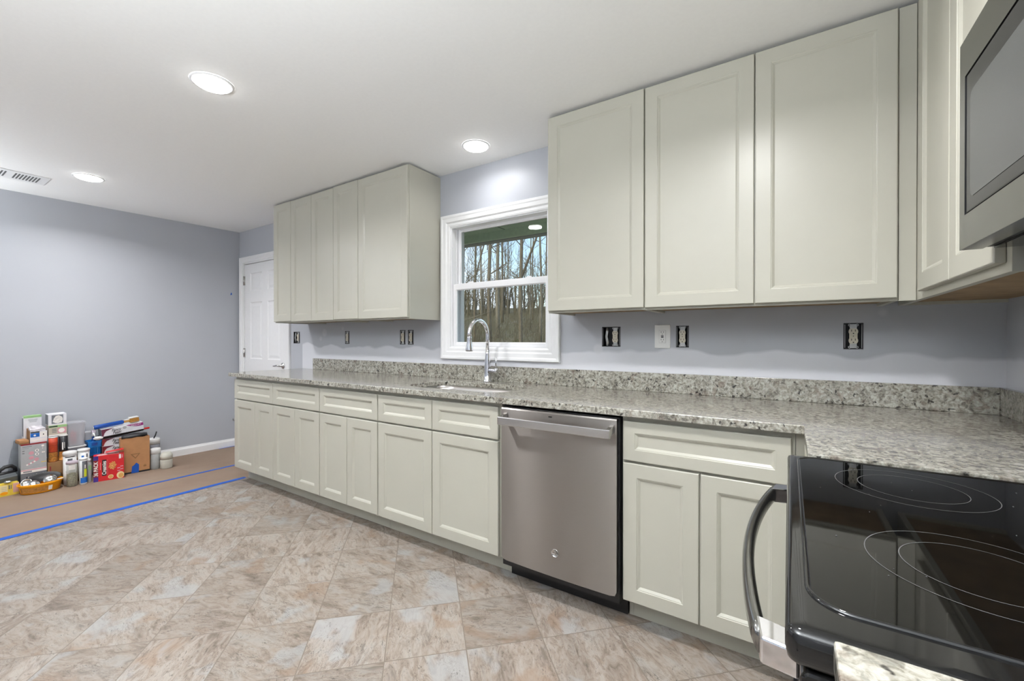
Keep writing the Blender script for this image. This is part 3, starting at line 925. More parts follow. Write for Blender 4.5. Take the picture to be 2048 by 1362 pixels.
mb.lathe([(0.0185, -0.001), (0.0185, 0.0014), (0.0165, 0.0018), (0.0162, 0.0010), (0.002, 0.0009)], M_SATIN, n=40)
mb.text('GE', 0.017, Matrix.Translation((0, 0, 0.0014)), M_HDARK, 0.0006, 0.15)
mb.M = ID
mb.build('badge', dw)

# ------------------------------------------------------------------ range
RY0, RY1 = -1.837, -1.060         # near and far side
RZ = 0.908
rg = thing('range', 'black glass-top electric range with chrome handle at the lower right', 'range', (0.33, -1.45, 0))
mb = MB(); mb.box(0.045, 0.66, RY0 + .004, RY1 - .004, 0.06, RZ - 0.03, M_BLKGLOSS)
for x in (0.10, 0.60):
    for y in (RY0 + .06, RY1 - .06): mb.lathe([(0.02, 0.0), (0.02, 0.06)], M_BLACK, (x, y, 0.0), n=12)
mb.build('body', rg, bevel=0.004)
mb = MB()
# enamel frame of the cooktop with rolled edge, and sunk glass
def ct(d, z, r):
    return [(x, y, z) for x, y in rrect(-0.003 + d, 0.655 - d, RY0 + d, RY1 - d, max(r - d, 0.002), 6)]
mb.loft([ct(0.010, RZ - 0.040, 0.014), ct(0.002, RZ - 0.034, 0.014), ct(0.0, RZ - 0.026, 0.014), ct(0.0, RZ - 0.008, 0.014), ct(0.0025, RZ - 0.0025, 0.014), ct(0.008, RZ, 0.014), ct(0.020, RZ, 0.03)], M_BLKGLOSS, smooth=True)
mb.build('cooktop_frame', rg)
def gl(d, z, r=0.045):
    return [(x, y, z) for x, y in rrect(0.016 + d, 0.60 - d, RY0 + 0.055 + d, RY1 - 0.016 - d, r - d, 10)]
mb = MB(); mb.loft([gl(0, RZ + .0002), gl(0.001, RZ + 0.0028), gl(0.0035, RZ + 0.0030), gl(0.006, RZ + 0.0012)], M_BLKGLOSS, smooth=True, cap0=False, cap1=False)
mb.build('glass_rim', rg)
mb = MB(); mb.add(gl(0.006, RZ + 0.0012), [tuple(range(len(gl(0, 0))))], M_COOKGL)
glass = mb.build('glass_top', rg)
mb = MB(); zr = RZ + 0.0016
for cx, cy, rr_ in ((0.198, -1.234, (0.1165, 0.0800)), (0.202, -1.586, (0.1130, 0.0770)), (0.485, -1.234, (0.078,)), (0.485, -1.60, (0.095, 0.060))):
    for r in rr_:
        mb = MB(); mb.ring((cx, cy, zr), r - 0.0006, r + 0.0006, M_RING); mb.build('burner_ring', glass)
# little crumbs and scratches on the glass
mb = MB(); rnd = random.Random(4)
for i in range(26):
    x = rnd.uniform(0.03, 0.5); y = rnd.uniform(-1.70, -1.10); s = rnd.uniform(0.0006, 0.0014)
    mb.lathe([(s, 0), (s * .7, s * .8)], M_RING, (x, y, RZ + .0013), n=6)
mb.build('crumbs', glass)['kind'] = 'stuff'
mb = MB()
mb.loft([[(0.046, RY0 + .006, z_), (0.046, RY1 - .006, z_), (x_, RY1 - .006, z_), (x_, RY0 + .006, z_)] for z_, x_ in ((0.30, 0.010), (0.86, 0.010), (0.866, 0.016))], M_BLKGLOSS)
dr = mb.build('oven_door', rg, bevel=0.004)
mb = MB(); mb.rbox(0.0065, 0.0098, RY0 + .12, RY1 - .12, 0.40, 0.70, 0.02, M_MWGL, axis='X'); mb.build('oven_window', dr)
mb = MB(); mb.box(0.010, 0.046, RY0 + .006, RY1 - .006, 0.065, 0.29, M_BLKGLOSS); mb.build('storage_drawer', rg, bevel=0.004)
# bowed handle with squared chrome end brackets
HZ = 0.832
mb = MB()
L = []; n = 30
ya, yb_ = -1.150, -1.752
hx = lambda u: -0.026 - 0.033 * math.sin(PI * u) ** 0.8
for i in range(n + 1):
    u_ = i / n
    y = ya + (yb_ - ya) * u_
    x = hx(u_)
    w_, h_ = 0.0085, 0.015
    L.append([(x - w_, y, HZ - h_ * .5), (x - w_ * .6, y, HZ - h_), (x + w_ * .6, y, HZ - h_), (x + w_, y, HZ - h_ * .5), (x + w_, y, HZ + h_ * .5), (x + w_ * .6, y, HZ + h_), (x - w_ * .6, y, HZ + h_), (x - w_, y, HZ + h_ * .5)])
mb.loft(L, M_HDARK, smooth=True)
hb = mb.build('handle', rg)
for s_, yy in ((1, ya), (-1, yb_)):
    mb = MB()
    mb.loft([[(-0.035, yy - s_ * .030, HZ - .016), (-0.028, yy + s_ * .016, HZ - .016), (-0.028, yy + s_ * .016, HZ + .016), (-0.035, yy - s_ * .030, HZ + .016)],
             [(0.0105, yy - s_ * .018, HZ - .016), (0.0105, yy + s_ * .022, HZ - .016), (0.0105, yy + s_ * .022, HZ + .016), (0.0105, yy - s_ * .018, HZ + .016)]], M_CHROME)
    mb.build('bracket', hb, bevel=0.003)
mb = MB(); mb.box(0.61, XR - .003, RY0 + .004, RY1 - .004, RZ + .0035, RZ + .075, M_BLKGLOSS); mb.build('back_guard', rg, bevel=0.006)

# ------------------------------------------------------------------ microwave over the range
mw = thing('microwave', 'stainless over-the-range microwave with dark glass door at the right edge', 'microwave', (0.49, -1.46, 1.385))
MZ0, MZ1 = 1.385, 1.812
mb = MB(); mb.box(0.335, XR - .002, -1.836, -1.086, MZ0 + .002, MZ1, M_BLACK); mb.build('body', mw, bevel=0.003)
mb = MB()
mb.box(0.345, 0.66, -1.80, -1.10, MZ0 - .003, MZ0 + .0015, M_BLKGLOSS)
for k in range(2):
    mb.box(0.39, 0.60, -1.36 - .38 * k, -1.16 - .38 * k, MZ0 - .0055, MZ0 - .0035, M_STEELM)
mb.build('underside_vents', mw)
mb = MB()
x0 = 0.300
gy0, gy1, gz0, gz1 = -1.60, -1.112, 1.452, 1.735
ys = [-1.836, gy0, gy1, -1.082]; zs = [MZ0, gz0, gz1, MZ1]
for i in range(3):
    for j in range(3):
        if i == 1 and j == 1: continue
        mb.add([(x0, ys[i], zs[j]), (x0, ys[i + 1], zs[j]), (x0, ys[i + 1], zs[j + 1]), (x0, ys[i], zs[j + 1])], [(0, 1, 2, 3)], M_STEELM)
q = lambda x, a0, a1, b0, b1: [(x, a0, b0), (x, a1, b0), (x, a1, b1), (x, a0, b1)]
mb.loft([q(x0, gy0, gy1, gz0, gz1), q(x0 + .006, gy0, gy1, gz0, gz1)], M_BLACK, cap0=False, cap1=False)
mb.loft([q(x0, -1.836, -1.082, MZ0, MZ1), q(x0 + .034, -1.836, -1.082, MZ0, MZ1)], M_STEELM, cap0=False)
md_ = mb.build('door', mw, bevel=0.0)
mb = MB(); mb.loft([q(x0 + .0055, gy0 + .001, gy1 - .001, gz0 + .001, gz1 - .001), q(x0 + .001, gy0 + .004, gy1 - .008, gz0 + .003, gz1 - .003), q(x0 + .0005, gy0 + .006, gy1 - .010, gz0 + .005, gz1 - .005)], M_MWGL); mb.build('glass', md_)
mb = MB(); mb.rbox(x0 - .0002, x0 + .0004, gy0 + .05, gy1 - .032, gz0 + .028, gz1 - .045, 0.014, M_MWGL2, axis='X'); mb.build('mesh_window', md_)
mb = MB(); mb.box(x0 - .001, x0 + .0002, -1.83, -1.63, 1.41, 1.79, M_BLKGLOSS); mb.build('control_panel', mw)
mb = MB(); mb.rbox(x0 - .045, x0 - .028, -1.622, -1.604, 1.43, 1.77, 0.005, M_STEELM); mb.box(x0 - .03, x0, -1.620, -1.606, 1.44, 1.46, M_STEELM); mb.box(x0 - .03, x0, -1.620, -1.606, 1.74, 1.76, M_STEELM)
mb.build('handle', mw)

# ------------------------------------------------------------------ outlets
def receptacle(mb, x, z, y, m):
    for dz in (0.0195, -0.0195):
        pts = [(x + 0.017 * math.cos(t) * 0.98, z + dz + max(-0.0135, min(0.0135, 0.0175 * math.sin(t)))) for t in [2 * PI * k / 28 for k in range(28)]]
        mb.loft([[(a, y, b_) for a, b_ in pts], [(x + (a - x) * .95, y - 0.004, z + dz + (b_ - z - dz) * .95) for a, b_ in pts]], m)
        for sx in (-0.0065, 0.0065):
            mb.box(x + sx - .0011, x + sx + .0011, y - .0043, y - .0038, z + dz + 0.000, z + dz + 0.0085, M_DARK)
        mb.lathe([(0.0024, 0.0), (0.0024, 0.0003)], M_DARK, (0, 0, 0), n=10) if False else None
        mb.box(x - .0022, x + .0022, y - .0043, y - .0038, z + dz - 0.0095, z + dz - 0.0055, M_DARK)
    mb.box(x - 0.014, x + 0.014, y - 0.002, y, z - 0.010, z + 0.010, m)
    mb.box(x - .0016, x + .0016, y - .0024, y - .0019, z - .0016, z + .0016, M_DARK)
def strap(mb, x, z, y):
    mb.box(x - 0.012, x + 0.012, y + .0006, y + 0.0018, z - 0.052, z + 0.052, M_ZINC)
    for s in (-1, 1):
        for sx in (-0.0125, 0.0125):
            cz = z + s * 0.048
            pts = [(x + sx + 0.0055 * math.cos(t), cz + 0.0055 * math.sin(t)) for t in [2 * PI * k / 14 for k in range(14)]]
            pin = [(x + sx + 0.0030 * math.cos(t), cz + 0.0030 * math.sin(t)) for t in [2 * PI * k / 14 for k in range(14)]]
            mb.loft([[(a, y, b_) for a, b_ in pts], [(a, y - .0012, b_) for a, b_ in pts], [(a, y - .0012, b_) for a, b_ in pin], [(a, y + .0006, b_) for a, b_ in pin]], M_ZINC, cap0=False, cap1=False)
names = ['uncovered outlet in a double box left of all, between the door and the backsplash end',
         'uncovered outlet under the left wall cabinets, standing alone in the middle of that wall',
         'left one of the two uncovered outlets beside the window, under the left wall cabinets',
         'right one of the two uncovered outlets, nearest the left side of the window',
         'uncovered double box with outlet and empty half, just right of the window',
         'uncovered outlet right beside the white cover plate',
         'uncovered black-boxed outlet farthest right, near the corner']
for (x, w, kind), lab in zip(OUT, names):
    t = thing('electrical_outlet', lab, 'outlet', (x, 0, ZO), 'uncovered outlets above the worktop')
    mb = MB(); hw, hh = w / 2 - .0005, 0.0565
    d = 0.055; th = 0.0015
    mb.box(x - hw, x + hw, d - th, d, ZO - hh, ZO + hh, M_BLACK)
    mb.box(x - hw, x - hw + th, 0.001, d - th, ZO - hh, ZO + hh, M_BLACK); mb.box(x + hw - th, x + hw, 0.001, d - th, ZO - hh, ZO + hh, M_BLACK)
    mb.box(x - hw + th, x + hw - th, 0.001, d - th, ZO - hh, ZO - hh + th, M_BLACK); mb.box(x - hw + th, x + hw - th, 0.001, d - th, ZO + hh - th, ZO + hh, M_BLACK)
    # grey lip line of the box
    for a in ((x - hw + .004, x - hw + .0055), (x + hw - .0055, x + hw - .004)):
        mb.box(a[0], a[1], 0.0012, 0.004, ZO - hh + .006, ZO + hh - .006, M_ZINC)
    mb.box(x - hw + .002, x - hw + .004, 0.006, 0.012, ZO - .05, ZO + .05, M_BLACK)
    mb.build('outlet_box', t)
    xr = x + (0.024 if kind == 'double' else 0.0)
    mb = MB(); strap(mb, xr, ZO, 0.002); mb.build('mounting_strap', t)
    mb = MB(); receptacle(mb, xr, ZO, 0.000, M_IVORY); mb.build('receptacle', t)
    if kind == 'double':
        mb = MB(); xx = x - 0.026
        pts = [(xx, 0.008, ZO - .052), (xx + .003, 0.004, ZO - .03), (xx - .003, 0.002, ZO), (xx + .002, 0.004, ZO + .03), (xx, 0.008, ZO + .052)]
        mb.tube(pts, [0.006, 0.0085, 0.008, 0.0085, 0.006], M_ZINC, n=8, flat=(1, .35)); mb.build('bare_wire_strap', t)
gf = thing('electrical_outlet', 'white rectangular outlet cover plate with test buttons, the only covered one', 'outlet', (-0.567, 0, ZO))
mb = MB(); mb.box(-0.608, -0.526, -0.006, -0.0003, ZO - .062, ZO + .063, M_OUTW); mb.build('cover_plate', gf, bevel=0.0025)
mb = MB(); mb.box(-0.5835, -0.5505, -0.0082, -0.0062, ZO - .033, ZO + .033, M_OUTW)
mb.box(-0.5845, -0.5495, -0.0066, -0.0061, ZO - .034, ZO + .034, M_ZINC)
for dz in (0.020, -0.020):
    for sx in (-0.0062, 0.0062):
        mb.box(-0.567 + sx - .001, -0.567 + sx + .001, -0.0085, -0.0080, ZO + dz + 0.0005, ZO + dz + 0.008, M_DARK)
    mb.box(-0.5688, -0.5652, -0.0085, -0.0080, ZO + dz - .009, ZO + dz - .0055, M_DARK)
mb.build('receptacle', gf)
for dz in (0.0035, -0.0035):
    mb = MB(); mb.box(-0.5735, -0.5605, -0.0092, -0.0083, ZO + dz - .0025, ZO + dz + .0025, M_BLACK); mb.build('test_button', gf)

# ------------------------------------------------------------------ ceiling lights and vent
lnames = ['large round recessed ceiling light nearest the camera, upper left', 'round recessed ceiling light over the sink by the window',
          'round recessed ceiling light near the left wall and the vent', 'recessed ceiling light above the cooking corner, out of view',
          'added rear ceiling light by the left wall, unseen fill', 'added rear middle ceiling light, unseen fill', 'added rear right ceiling light, unseen fill']  # the last three are invented, put in to lift the brightness
for (x, y, w), lab in zip(LAMPS, lnames):
    t = thing('recessed_light', lab, 'ceiling light', (x, y, H), 'recessed ceiling lights')
    mb = MB(); mb.lathe([(0.088, -0.0005), (0.087, -0.004), (0.078, -0.006), (0.072, -0.005)], M_TRIM, (x, y, H), n=48, cap0=False, cap1=False); mb.build('trim_ring', t)
    mb = MB(); mb.lathe([(0.0725, 0.0015), (0.072, -0.003), (0.066, -0.007), (0.045, -0.0095), (0.02, -0.0105)], M_LAMP, (x, y, H - .0065), n=48); mb.build('diffuser', t)
    ld = bpy.data.lights.new('lamp_glow', 'AREA'); ld.shape = 'DISK'; ld.size = 0.14; ld.energy = w; ld.color = (0.985, 0.985, 1.0); ld.spread = LAMP_SPREAD
    lo_ = bpy.data.objects.new('lamp_glow', ld); lo_.location = (0, 0, -0.0185); lo_.parent = t; COL.objects.link(lo_)
for (x, y, w), lab in zip(FILL_UPLIGHTS, ('added black uplight that brightens the ceiling, behind the camera on the right', 'added black uplight that brightens the ceiling, behind the camera on the left')):
    t = thing('added_uplight', lab, 'floor lamp', (x, y, 0))  # invented lamp out of view, there only to light the ceiling
    mb = MB(); mb.lathe([(0.14, 0.0005), (0.14, 0.012), (0.02, 0.024)], M_BLACK, (x, y, 0), n=36); mb.build('base', t)
    mb = MB(); mb.lathe([(0.012, 0.024), (0.012, 1.62)], M_BLACK, (x, y, 0), n=16); mb.build('pole', t)
    mb = MB(); mb.lathe([(0.02, 1.60), (0.08, 1.63), (0.15, 1.70), (0.152, 1.705), (0.148, 1.704), (0.078, 1.636), (0.01, 1.622)], M_BLACK, (x, y, 0), n=36); mb.build('bowl', t)
    mb = MB(); mb.lathe([(0.02, 1.625), (0.04, 1.65), (0.04, 1.67), (0.02, 1.69)], M_LAMP, (x, y, 0), n=20); mb.build('bulb', t)
    ld = bpy.data.lights.new('lamp_glow', 'AREA'); ld.shape = 'DISK'; ld.size = 0.26; ld.energy = w; ld.color = (0.90, 0.955, 1.0)
    lo_ = bpy.data.objects.new('lamp_glow', ld); lo_.location = (0, 0, 1.71); lo_.rotation_euler = (PI, 0, 0); lo_.parent = t; COL.objects.link(lo_)
vt = thing('ceiling_vent', 'white slotted ceiling register at the far upper left', 'vent', (-4.74, -1.80, H))
mb = MB()
vx0, vx1, vy0, vy1 = -4.88, -4.635, -2.02, -1.56
mb.box(vx0, vx1, vy0, vy1, H - .0045, H - .0003, M_TRIM); mb.build('frame', vt, bevel=0.002)
mb = MB(); k = 0
y = vy1 - 0.045
while y > vy0 + .04:
    if abs(y - (-1.745)) > 0.012:
        mb.loft([[(vx0 + .045, y, H - .0048), (vx1 - .045, y + .000, H - .0048), (vx1 - .045, y - .009, H - .0048), (vx0 + .045, y - .009, H - .0048)],
                 [(vx0 + .045, y, H - .0052), (vx1 - .045, y, H - .0052), (vx1 - .045, y - .009, H - .0052), (vx0 + .045, y - .009, H - .0052)]], plain('vent_shadow_slot', (0.12, 0.12, 0.12), .8))
    y -= 0.0165
mb.build('slots', vt)
# ------------------------------------------------------------------ the pile of belongings by the left wall
def frameT(o, deg=0.0):
    """local x = along the wall (to the right for the viewer), local y = towards the wall, z up"""
    return Matrix.Translation(o) @ Matrix.Rotation(math.radians(90 + deg), 4, 'Z')
FACE = Matrix.Rotation(PI / 2, 4, 'X')       # lettering plane -> front face
C = lambda r, g, b: srgb(r, g, b)
K_KRAFT = plain('kraft_cardboard', C(176, 128, 86), 0.8, var=0.06, scale=20, bmp=0.05)
K_KRAFTD = plain('kraft_cardboard_dark', C(140, 104, 66), 0.8, var=0.08, scale=20)
K_WHITE = plain('printed_white_card', C(224, 224, 228), 0.5, var=0.03)
K_GREY = plain('printed_grey_card', C(168, 170, 172), 0.45, var=0.04)
K_GREYD = plain('printed_dark_grey_card', C(112, 116, 122), 0.5, var=0.06)
K_RED = plain('printed_red_card', C(206, 34, 40), 0.4, var=0.06)
K_RED2 = plain('dark_red_card', C(130, 30, 36), 0.5, var=0.1)
K_PURP = plain('printed_purple', C(62, 40, 128), 0.4)
K_MAG = plain('printed_magenta', C(150, 48, 122), 0.4)
K_LBL = plain('white_print', C(236, 232, 226), 0.5)
K_TAN = plain('biscuit_print', C(214, 160, 88), 0.5, var=0.25, scale=120)
K_CREAM = plain('cream_print', C(232, 214, 160), 0.5, var=0.05)
K_BLUE = plain('printed_blue', C(30, 104, 190), 0.4)
K_BLUEP = plain('blue_plastic', C(28, 124, 204), 0.3, var=0.05)
K_BLUED = plain('deep_blue_enamel', C(18, 70, 150), 0.25, var=0.05)
K_GREEN = plain('pale_green_print', C(150, 190, 130), 0.5)
K_BEIGE = plain('beige_print', C(186, 176, 158), 0.5, var=0.05)
K_INK = plain('black_ink', (0.012, 0.012, 0.014), 0.5)
K_PINK = plain('pink_print', C(206, 150, 158), 0.5)
K_ORANGE = plain('orange_red_foil', C(196, 74, 46), 0.35, var=0.12, scale=60)
K_SNACK = plain('snack_photo_print', C(206, 142, 70), 0.5, var=0.45, scale=70)
K_YEL = plain('yellow_card', C(226, 196, 70), 0.5, var=0.08)
K_YPL = plain('amber_yellow_plastic', C(240, 158, 6), 0.35, var=0.04)
K_BRIST = plain('golden_bristles', C(160, 112, 40), 0.7, var=0.3, scale=300)
K_REDP = plain('red_plastic', C(200, 36, 30), 0.35)
K_LID = plain('white_plastic_lid', C(226, 226, 224), 0.4, var=0.02)
K_PLAST = plain('plaster_grey_jar', C(158, 160, 158), 0.45, var=0.05)
K_PLASTL = plain('pale_putty_tub', C(196, 194, 182), 0.5, var=0.03)
K_BAG = plain('black_nylon', (0.014, 0.014, 0.016), 0.45, var=0.3, scale=40, bmp=0.3)
K_TOOL = plain('charcoal_plastic_case', C(70, 74, 76), 0.45, var=0.08)
K_TIN = plain('polished_tin', (0.62, 0.62, 0.60), 0.18, 1.0, var=0.2, scale=12)
K_CLEAR = clear_mat('frosted_clear_plastic', C(214, 214, 220), 0.34, 0.3)
K_CLEAR2 = clear_mat('clear_ribbed_plastic', C(206, 208, 196), 0.30, 0.12)
K_FROST = clear_mat('milky_plastic', C(206, 206, 210), 0.80, 0.4)
K_SAND = plain('sandy_filling', C(120, 116, 92), 0.7, var=0.8, scale=110)
K_LIME = plain('lime_print', C(206, 214, 40), 0.5)

def dec(mb, w, h, fx0, fx1, fz0, fz1, m, lift=0.0006, y=0.0):
    """printed patch on the front face, given in fractions of its width and height"""
    mb.box(w * fx0, w * fx1, y - lift, y - lift + 0.0004, h * fz0, h * fz1, m)
def disc(mb, x, z, r, m, lift=0.0008, n=20, y=0.0, rz=None):
    rz = rz or r
    P0 = [(x + r * math.cos(2 * PI * k / n), y - lift + .0004, z + rz * math.sin(2 * PI * k / n)) for k in range(n)]
    P1 = [(a, y - lift, c) for a, b_, c in P0]
    mb.loft([P0, P1], m)
def front_text(mb, s, size, x, z, m, lift=0.001, rot=0.0, sx=1.0, shear=0.0, bold=0.0):
    T = mb.M.copy()
    loc = Matrix.Translation((x, -lift, z)) @ FACE @ Matrix.Rotation(rot, 4, 'Z')
    mb.text(s, size, loc, m, 0.0003, shear, sx, bold)
def label_line(mb, x0, x1, z, t, m, lift=0.0009):
    mb.box(x0, x1, -lift, -lift + .0004, z, z + t, m)

# --- upright charcoal case leaning on the wall behind everything
o = (-5.200, -1.725, 0.001)
mb = MB(); mb.M = frameT(o)
mb.loft([[(0, 0, 0), (0.20, 0, 0), (0.20, 0.012, 0), (0, 0.012, 0)], [(0.055, 0.056, 0.372), (0.20, 0.056, 0.372), (0.20, 0.068, 0.372), (0.055, 0.068, 0.372)]], K_GREYD)
tag(mb.build('grey_board', origin=o, bevel=0.003), 'dark grey board leaning on the wall behind the fixture boxes', 'board')

# --- two lighting fixture boxes, one on the other
def fixture_box(o, w, d, h, upper):
    mb = MB(); mb.M = frameT(o, -2)
    mb.box(0, w, 0, d, 0, h, K_GREY if upper else K_GREYD)
    if upper:
        mb.box(0.0, w, -0.0005, 0, 0, h, K_GREY)
        for fx, fz, r in ((0.40, .62, .014), (0.40, .43, .014), (0.62, .70, .011), (.62, .55, .011), (.85, .86, .008), (.84, .60, .005), (.90, .60, .005), (.60, .35, .013), (.84, .76, .003)):
            disc(mb, w * fx, h * fz, r, K_LBL if r < .012 and fz > .36 else K_PINK, 0.0009)
            if r == .011: disc(mb, w * fx, h * fz, .005, K_GREYD, 0.0013)
        label_line(mb, w * .05, w * .42, h * .88, .004, K_GREYD); label_line(mb, w * .05, w * .14, h * .72, .004, K_INK); label_line(mb, w * .05, w * .14, h * .63, .004, K_INK)
        label_line(mb, w * .05, w * .30, h * .82, .002, K_GREYD)
        for k in range(6): disc(mb, w * (.24 + .07 * k), h * (.17 + .025 * k), .006, K_PINK if k % 2 else K_LBL, 0.0009)
        label_line(mb, w * .78, w * .99, h * .20, .005, K_YEL)
        mb.box(-.0004, w + .0004, -.0008, d, h - .010, h + .0004, K_RED2)
    else:
        mb.box(-.0004, w + .0004, -.0009, 0, h - .030, h - .0005, K_LBL); mb.box(0, w, -.0013, -.0009, h - .011, h - .003, K_PINK)
        label_line(mb, w * .08, w * .42, h - .024, .009, K_GREYD, .0013)
        label_line(mb, w * .20, w * .72, h * .52, .02, K_INK)
        disc(mb, w * .86, h * .70, .007, K_LBL, .0012); label_line(mb, w * .06, w * .14, h * .50, .004, K_LBL); label_line(mb, w * .06, w * .14, h * .34, .004, K_LBL)
        for k in range(4): disc(mb, w * (.30 + .1 * k), h * (.60 + .03 * k), .006, K_LBL, .0014)
    return mb
mb = fixture_box((-5.040, -1.662, 0.0015), 0.137, 0.145, 0.166, False)
tag(mb.build('fixture_box', origin=(-5.04, -1.662, 0.0015), bevel=0.001), 'dark grey fixture box with pale striped band, lowest of its stack behind the yellow tub', 'box')
mb = fixture_box((-5.040, -1.662, 0.1685), 0.137, 0.145, 0.199, True)
tag(mb.build('fixture_box', origin=(-5.04, -1.662, 0.1685), bevel=0.001), 'light grey light-fixture box printed with round discs, stacked on the dark grey one', 'box')
o = (-5.045, -1.668, 0.3685)
mb = MB(); mb.M = frameT(o, 4); mb.box(0, 0.052, 0, 0.115, 0, 0.014, K_KRAFTD); mb.box(0.001, 0.051, 0.002, 0.113, 0.014, 0.028, K_KRAFT)
tag(mb.build('flat_carton', origin=o, bevel=0.001), 'thin flat tan carton lying at the left edge on top of the light grey box', 'box')

# --- open white and blue carton on the grey box
o = (-5.050, -1.612, 0.3685)
t = thing('open_carton', 'open white carton with a bright blue label, on top of the light grey box', 'box', o)
mb = MB(); mb.M = frameT(o, 3); w, d, h = 0.094, 0.095, 0.088
mb.box(0, w, 0, .002, 0, h, K_WHITE); mb.box(0, w, d - .002, d, 0, h + .02, K_KRAFT)
mb.loft([[(0, .002, 0), (0, d - .002, 0), (0, d - .002, h + .02), (0, .002, h)], [(.002, .002, 0), (.002, d - .002, 0), (.002, d - .002, h + .02), (.002, .002, h)]], K_KRAFTD)
mb.loft([[(w - .002, .002, 0), (w - .002, d - .002, 0), (w - .002, d - .002, h + .02), (w - .002, .002, h)], [(w, .002, 0), (w, d - .002, 0), (w, d - .002, h + .02), (w, .002, h)]], K_KRAFTD)
mb.box(.002, w - .002, .002, d - .002, 0, .002, K_KRAFT)
dec(mb, w, h, 0.02, .55, .50, .86, K_BLUE); disc(mb, w * .27, h * .66, .007, K_LBL, .0010); dec(mb, w, h, .02, .55, .88, .99, K_INK)
dec(mb, w, h, .56, .98, .42, .94, K_LBL); disc(mb, w * .78, h * .68, .003, K_INK, .0012, rz=.006)
dec(mb, w, h, 0.02, .98, .10, .32, K_LBL)
mb.build('carton', t)
mb = MB(); mb.M = frameT(o, 3)
mb.loft([[(.002, .012, h - .03), (w - .002, .012, h - .03), (w - .002, d - .01, h - .03), (.002, d - .01, h - .03)],
         [(.004, .015, h + .012), (w - .006, .018, h + .020), (w - .012, d - .012, h + .030), (.006, d - .014, h + .034)],
         [(.02, .04, h + .022), (w - .02, .036, h + .030), (w - .02, d - .03, h + .036), (.02, d - .03, h + .042)]], plain('crumpled_clear_bag', C(206, 200, 204), 0.25, var=.25, scale=40, bmp=.6))
mb.build('plastic_bag', t)
o = (-5.155, -1.632, 0.3685)
mb = MB(); mb.M = frameT(o, 2); w, d, h = 0.100, 0.05, 0.205
mb.box(0, w, 0, d, 0, h, K_WHITE); dec(mb, w, h, 0, 1, .92, 1.0, K_GREEN)
mb.box(0, w, -.0006, d, h - .001, h + .0005, K_GREEN)
for k in range(3): label_line(mb, w * (.25 + .04 * k), w * (.78 - .03 * k), h * (.84 - .045 * k), .004, K_GREY)
mb.box(-.0006, 0, .004, .04, h * .2, h * .92, K_GREYD)
tag(mb.build('tall_carton', origin=o, bevel=0.001), 'white carton with a green top edge standing behind the open white and blue one', 'box')

# --- small brown carton under the snack tubes, tubes, green and grey boxes
o = (-5.025, -1.520, 0.0015)
mb = MB(); mb.M = frameT(o); mb.box(0, 0.232, 0, 0.215, 0, 0.192, K_KRAFTD); mb.box(0, 0.232, -.0006, 0, .188, .192, K_KRAFT)
mb.box(.01, .018, -.0008, 0, .12, .16, K_RED2)
tag(mb.build('cardboard_box', origin=o, bevel=0.0015), 'dark brown cardboard box carrying the two snack tubes, behind the white tubs', 'box')
def tube_can(name, x, y, z, r, h, bands, label):
    mb = MB(); z0 = 0
    for m, dz in bands:
        mb.lathe([(r, z0), (r, z0 + dz)], m, (x, y, z), n=24); z0 += dz
    mb.lathe([(r + .0012, z0), (r + .0012, z0 + .006), (r - .002, z0 + .008)], K_LID if 'orange' in label else K_BLACK_, (x, y, z), n=24)
    mb.build_args = None
    return tag(mb.build(name, origin=(x, y, z)), label, 'snack tube')
K_BLACK_ = plain('black_print', C(26, 26, 30), 0.4, var=.2)
tube_can('snack_tube', -5.050, -1.486, 0.194, 0.0265, 0, [(K_RED2, .004), (K_SNACK, .073), (K_INK, .003), (K_ORANGE, .052), (K_RED2, .002), (K_ORANGE, .062)], 'orange and red snack tube with a food picture, left of the black one')
tube_can('snack_tube', -5.050, -1.428, 0.194, 0.0265, 0, [(K_BLACK_, .004), (K_SNACK, .070), (K_BLACK_, .126)], 'black snack tube with a food picture, right of the orange one')
mbx = bpy.data.objects['snack_tube.001']
mb = MB(); mb.M = frameT((-5.0232, -1.434, 0.194)); mb.box(-.006, .002, 0, .0006, .09, .15, K_LBL); mb.box(.005, .010, .0005, .001, .10, .15, K_LBL)
mb.build('lettering_stripes', mbx)
o = (-5.040, -1.512, 0.4035)
mb = MB(); mb.M = frameT(o, -2); w, d, h = 0.104, 0.12, 0.086
mb.box(0, w, 0, d, 0, h, K_BEIGE); dec(mb, w, h, 0, 1, .80, 1, K_GREEN); dec(mb, w, h, .02, .48, .84, .95, K_INK, .0009)
dec(mb, w, h, .48, .95, .22, .74, K_PINK); disc(mb, w * .70, h * .48, .018, K_LBL, .0009)
dec(mb, w, h, 0, 1, 0, .12, K_LBL)
for k in range(3): label_line(mb, w * .18, w * .42, h * (.62 - .15 * k), .005, K_GREYD)
tag(mb.build('printed_box', origin=o, bevel=0.001), 'small beige and green printed box lying on the two snack tubes', 'box')
o = (-5.055, -1.512, 0.4905)
mb = MB(); mb.M = frameT(o, -1); w, d, h = 0.104, 0.11, 0.088
mb.box(0, w, 0, d, 0, h, K_WHITE); dec(mb, w, h, .18, .82, .12, .92, K_GREYD)
mb.box(-.0006, 0, .002, d - .002, .004, h - .004, K_GREYD)
pts = [(.24, .30), (.30, .62), (.40, .82), (.58, .88), (.76, .70), (.80, .48), (.74, .20), (.50, .14), (.36, .20)]
mb.loft([[(a * w, -.0006, b_ * h) for a, b_ in pts], [(a * w, -.0012, b_ * h) for a, b_ in pts]], K_LBL)
mb.M = frameT(o, -1)
for a0, b0, a1, b1 in ((.30, .35, .62, .80), (.45, .20, .72, .55), (.36, .60, .76, .62)):
    mb.tube([(a0 * w, -.0014, b0 * h), (a1 * w, -.0014, b1 * h)], .0007, K_GREY, n=6)
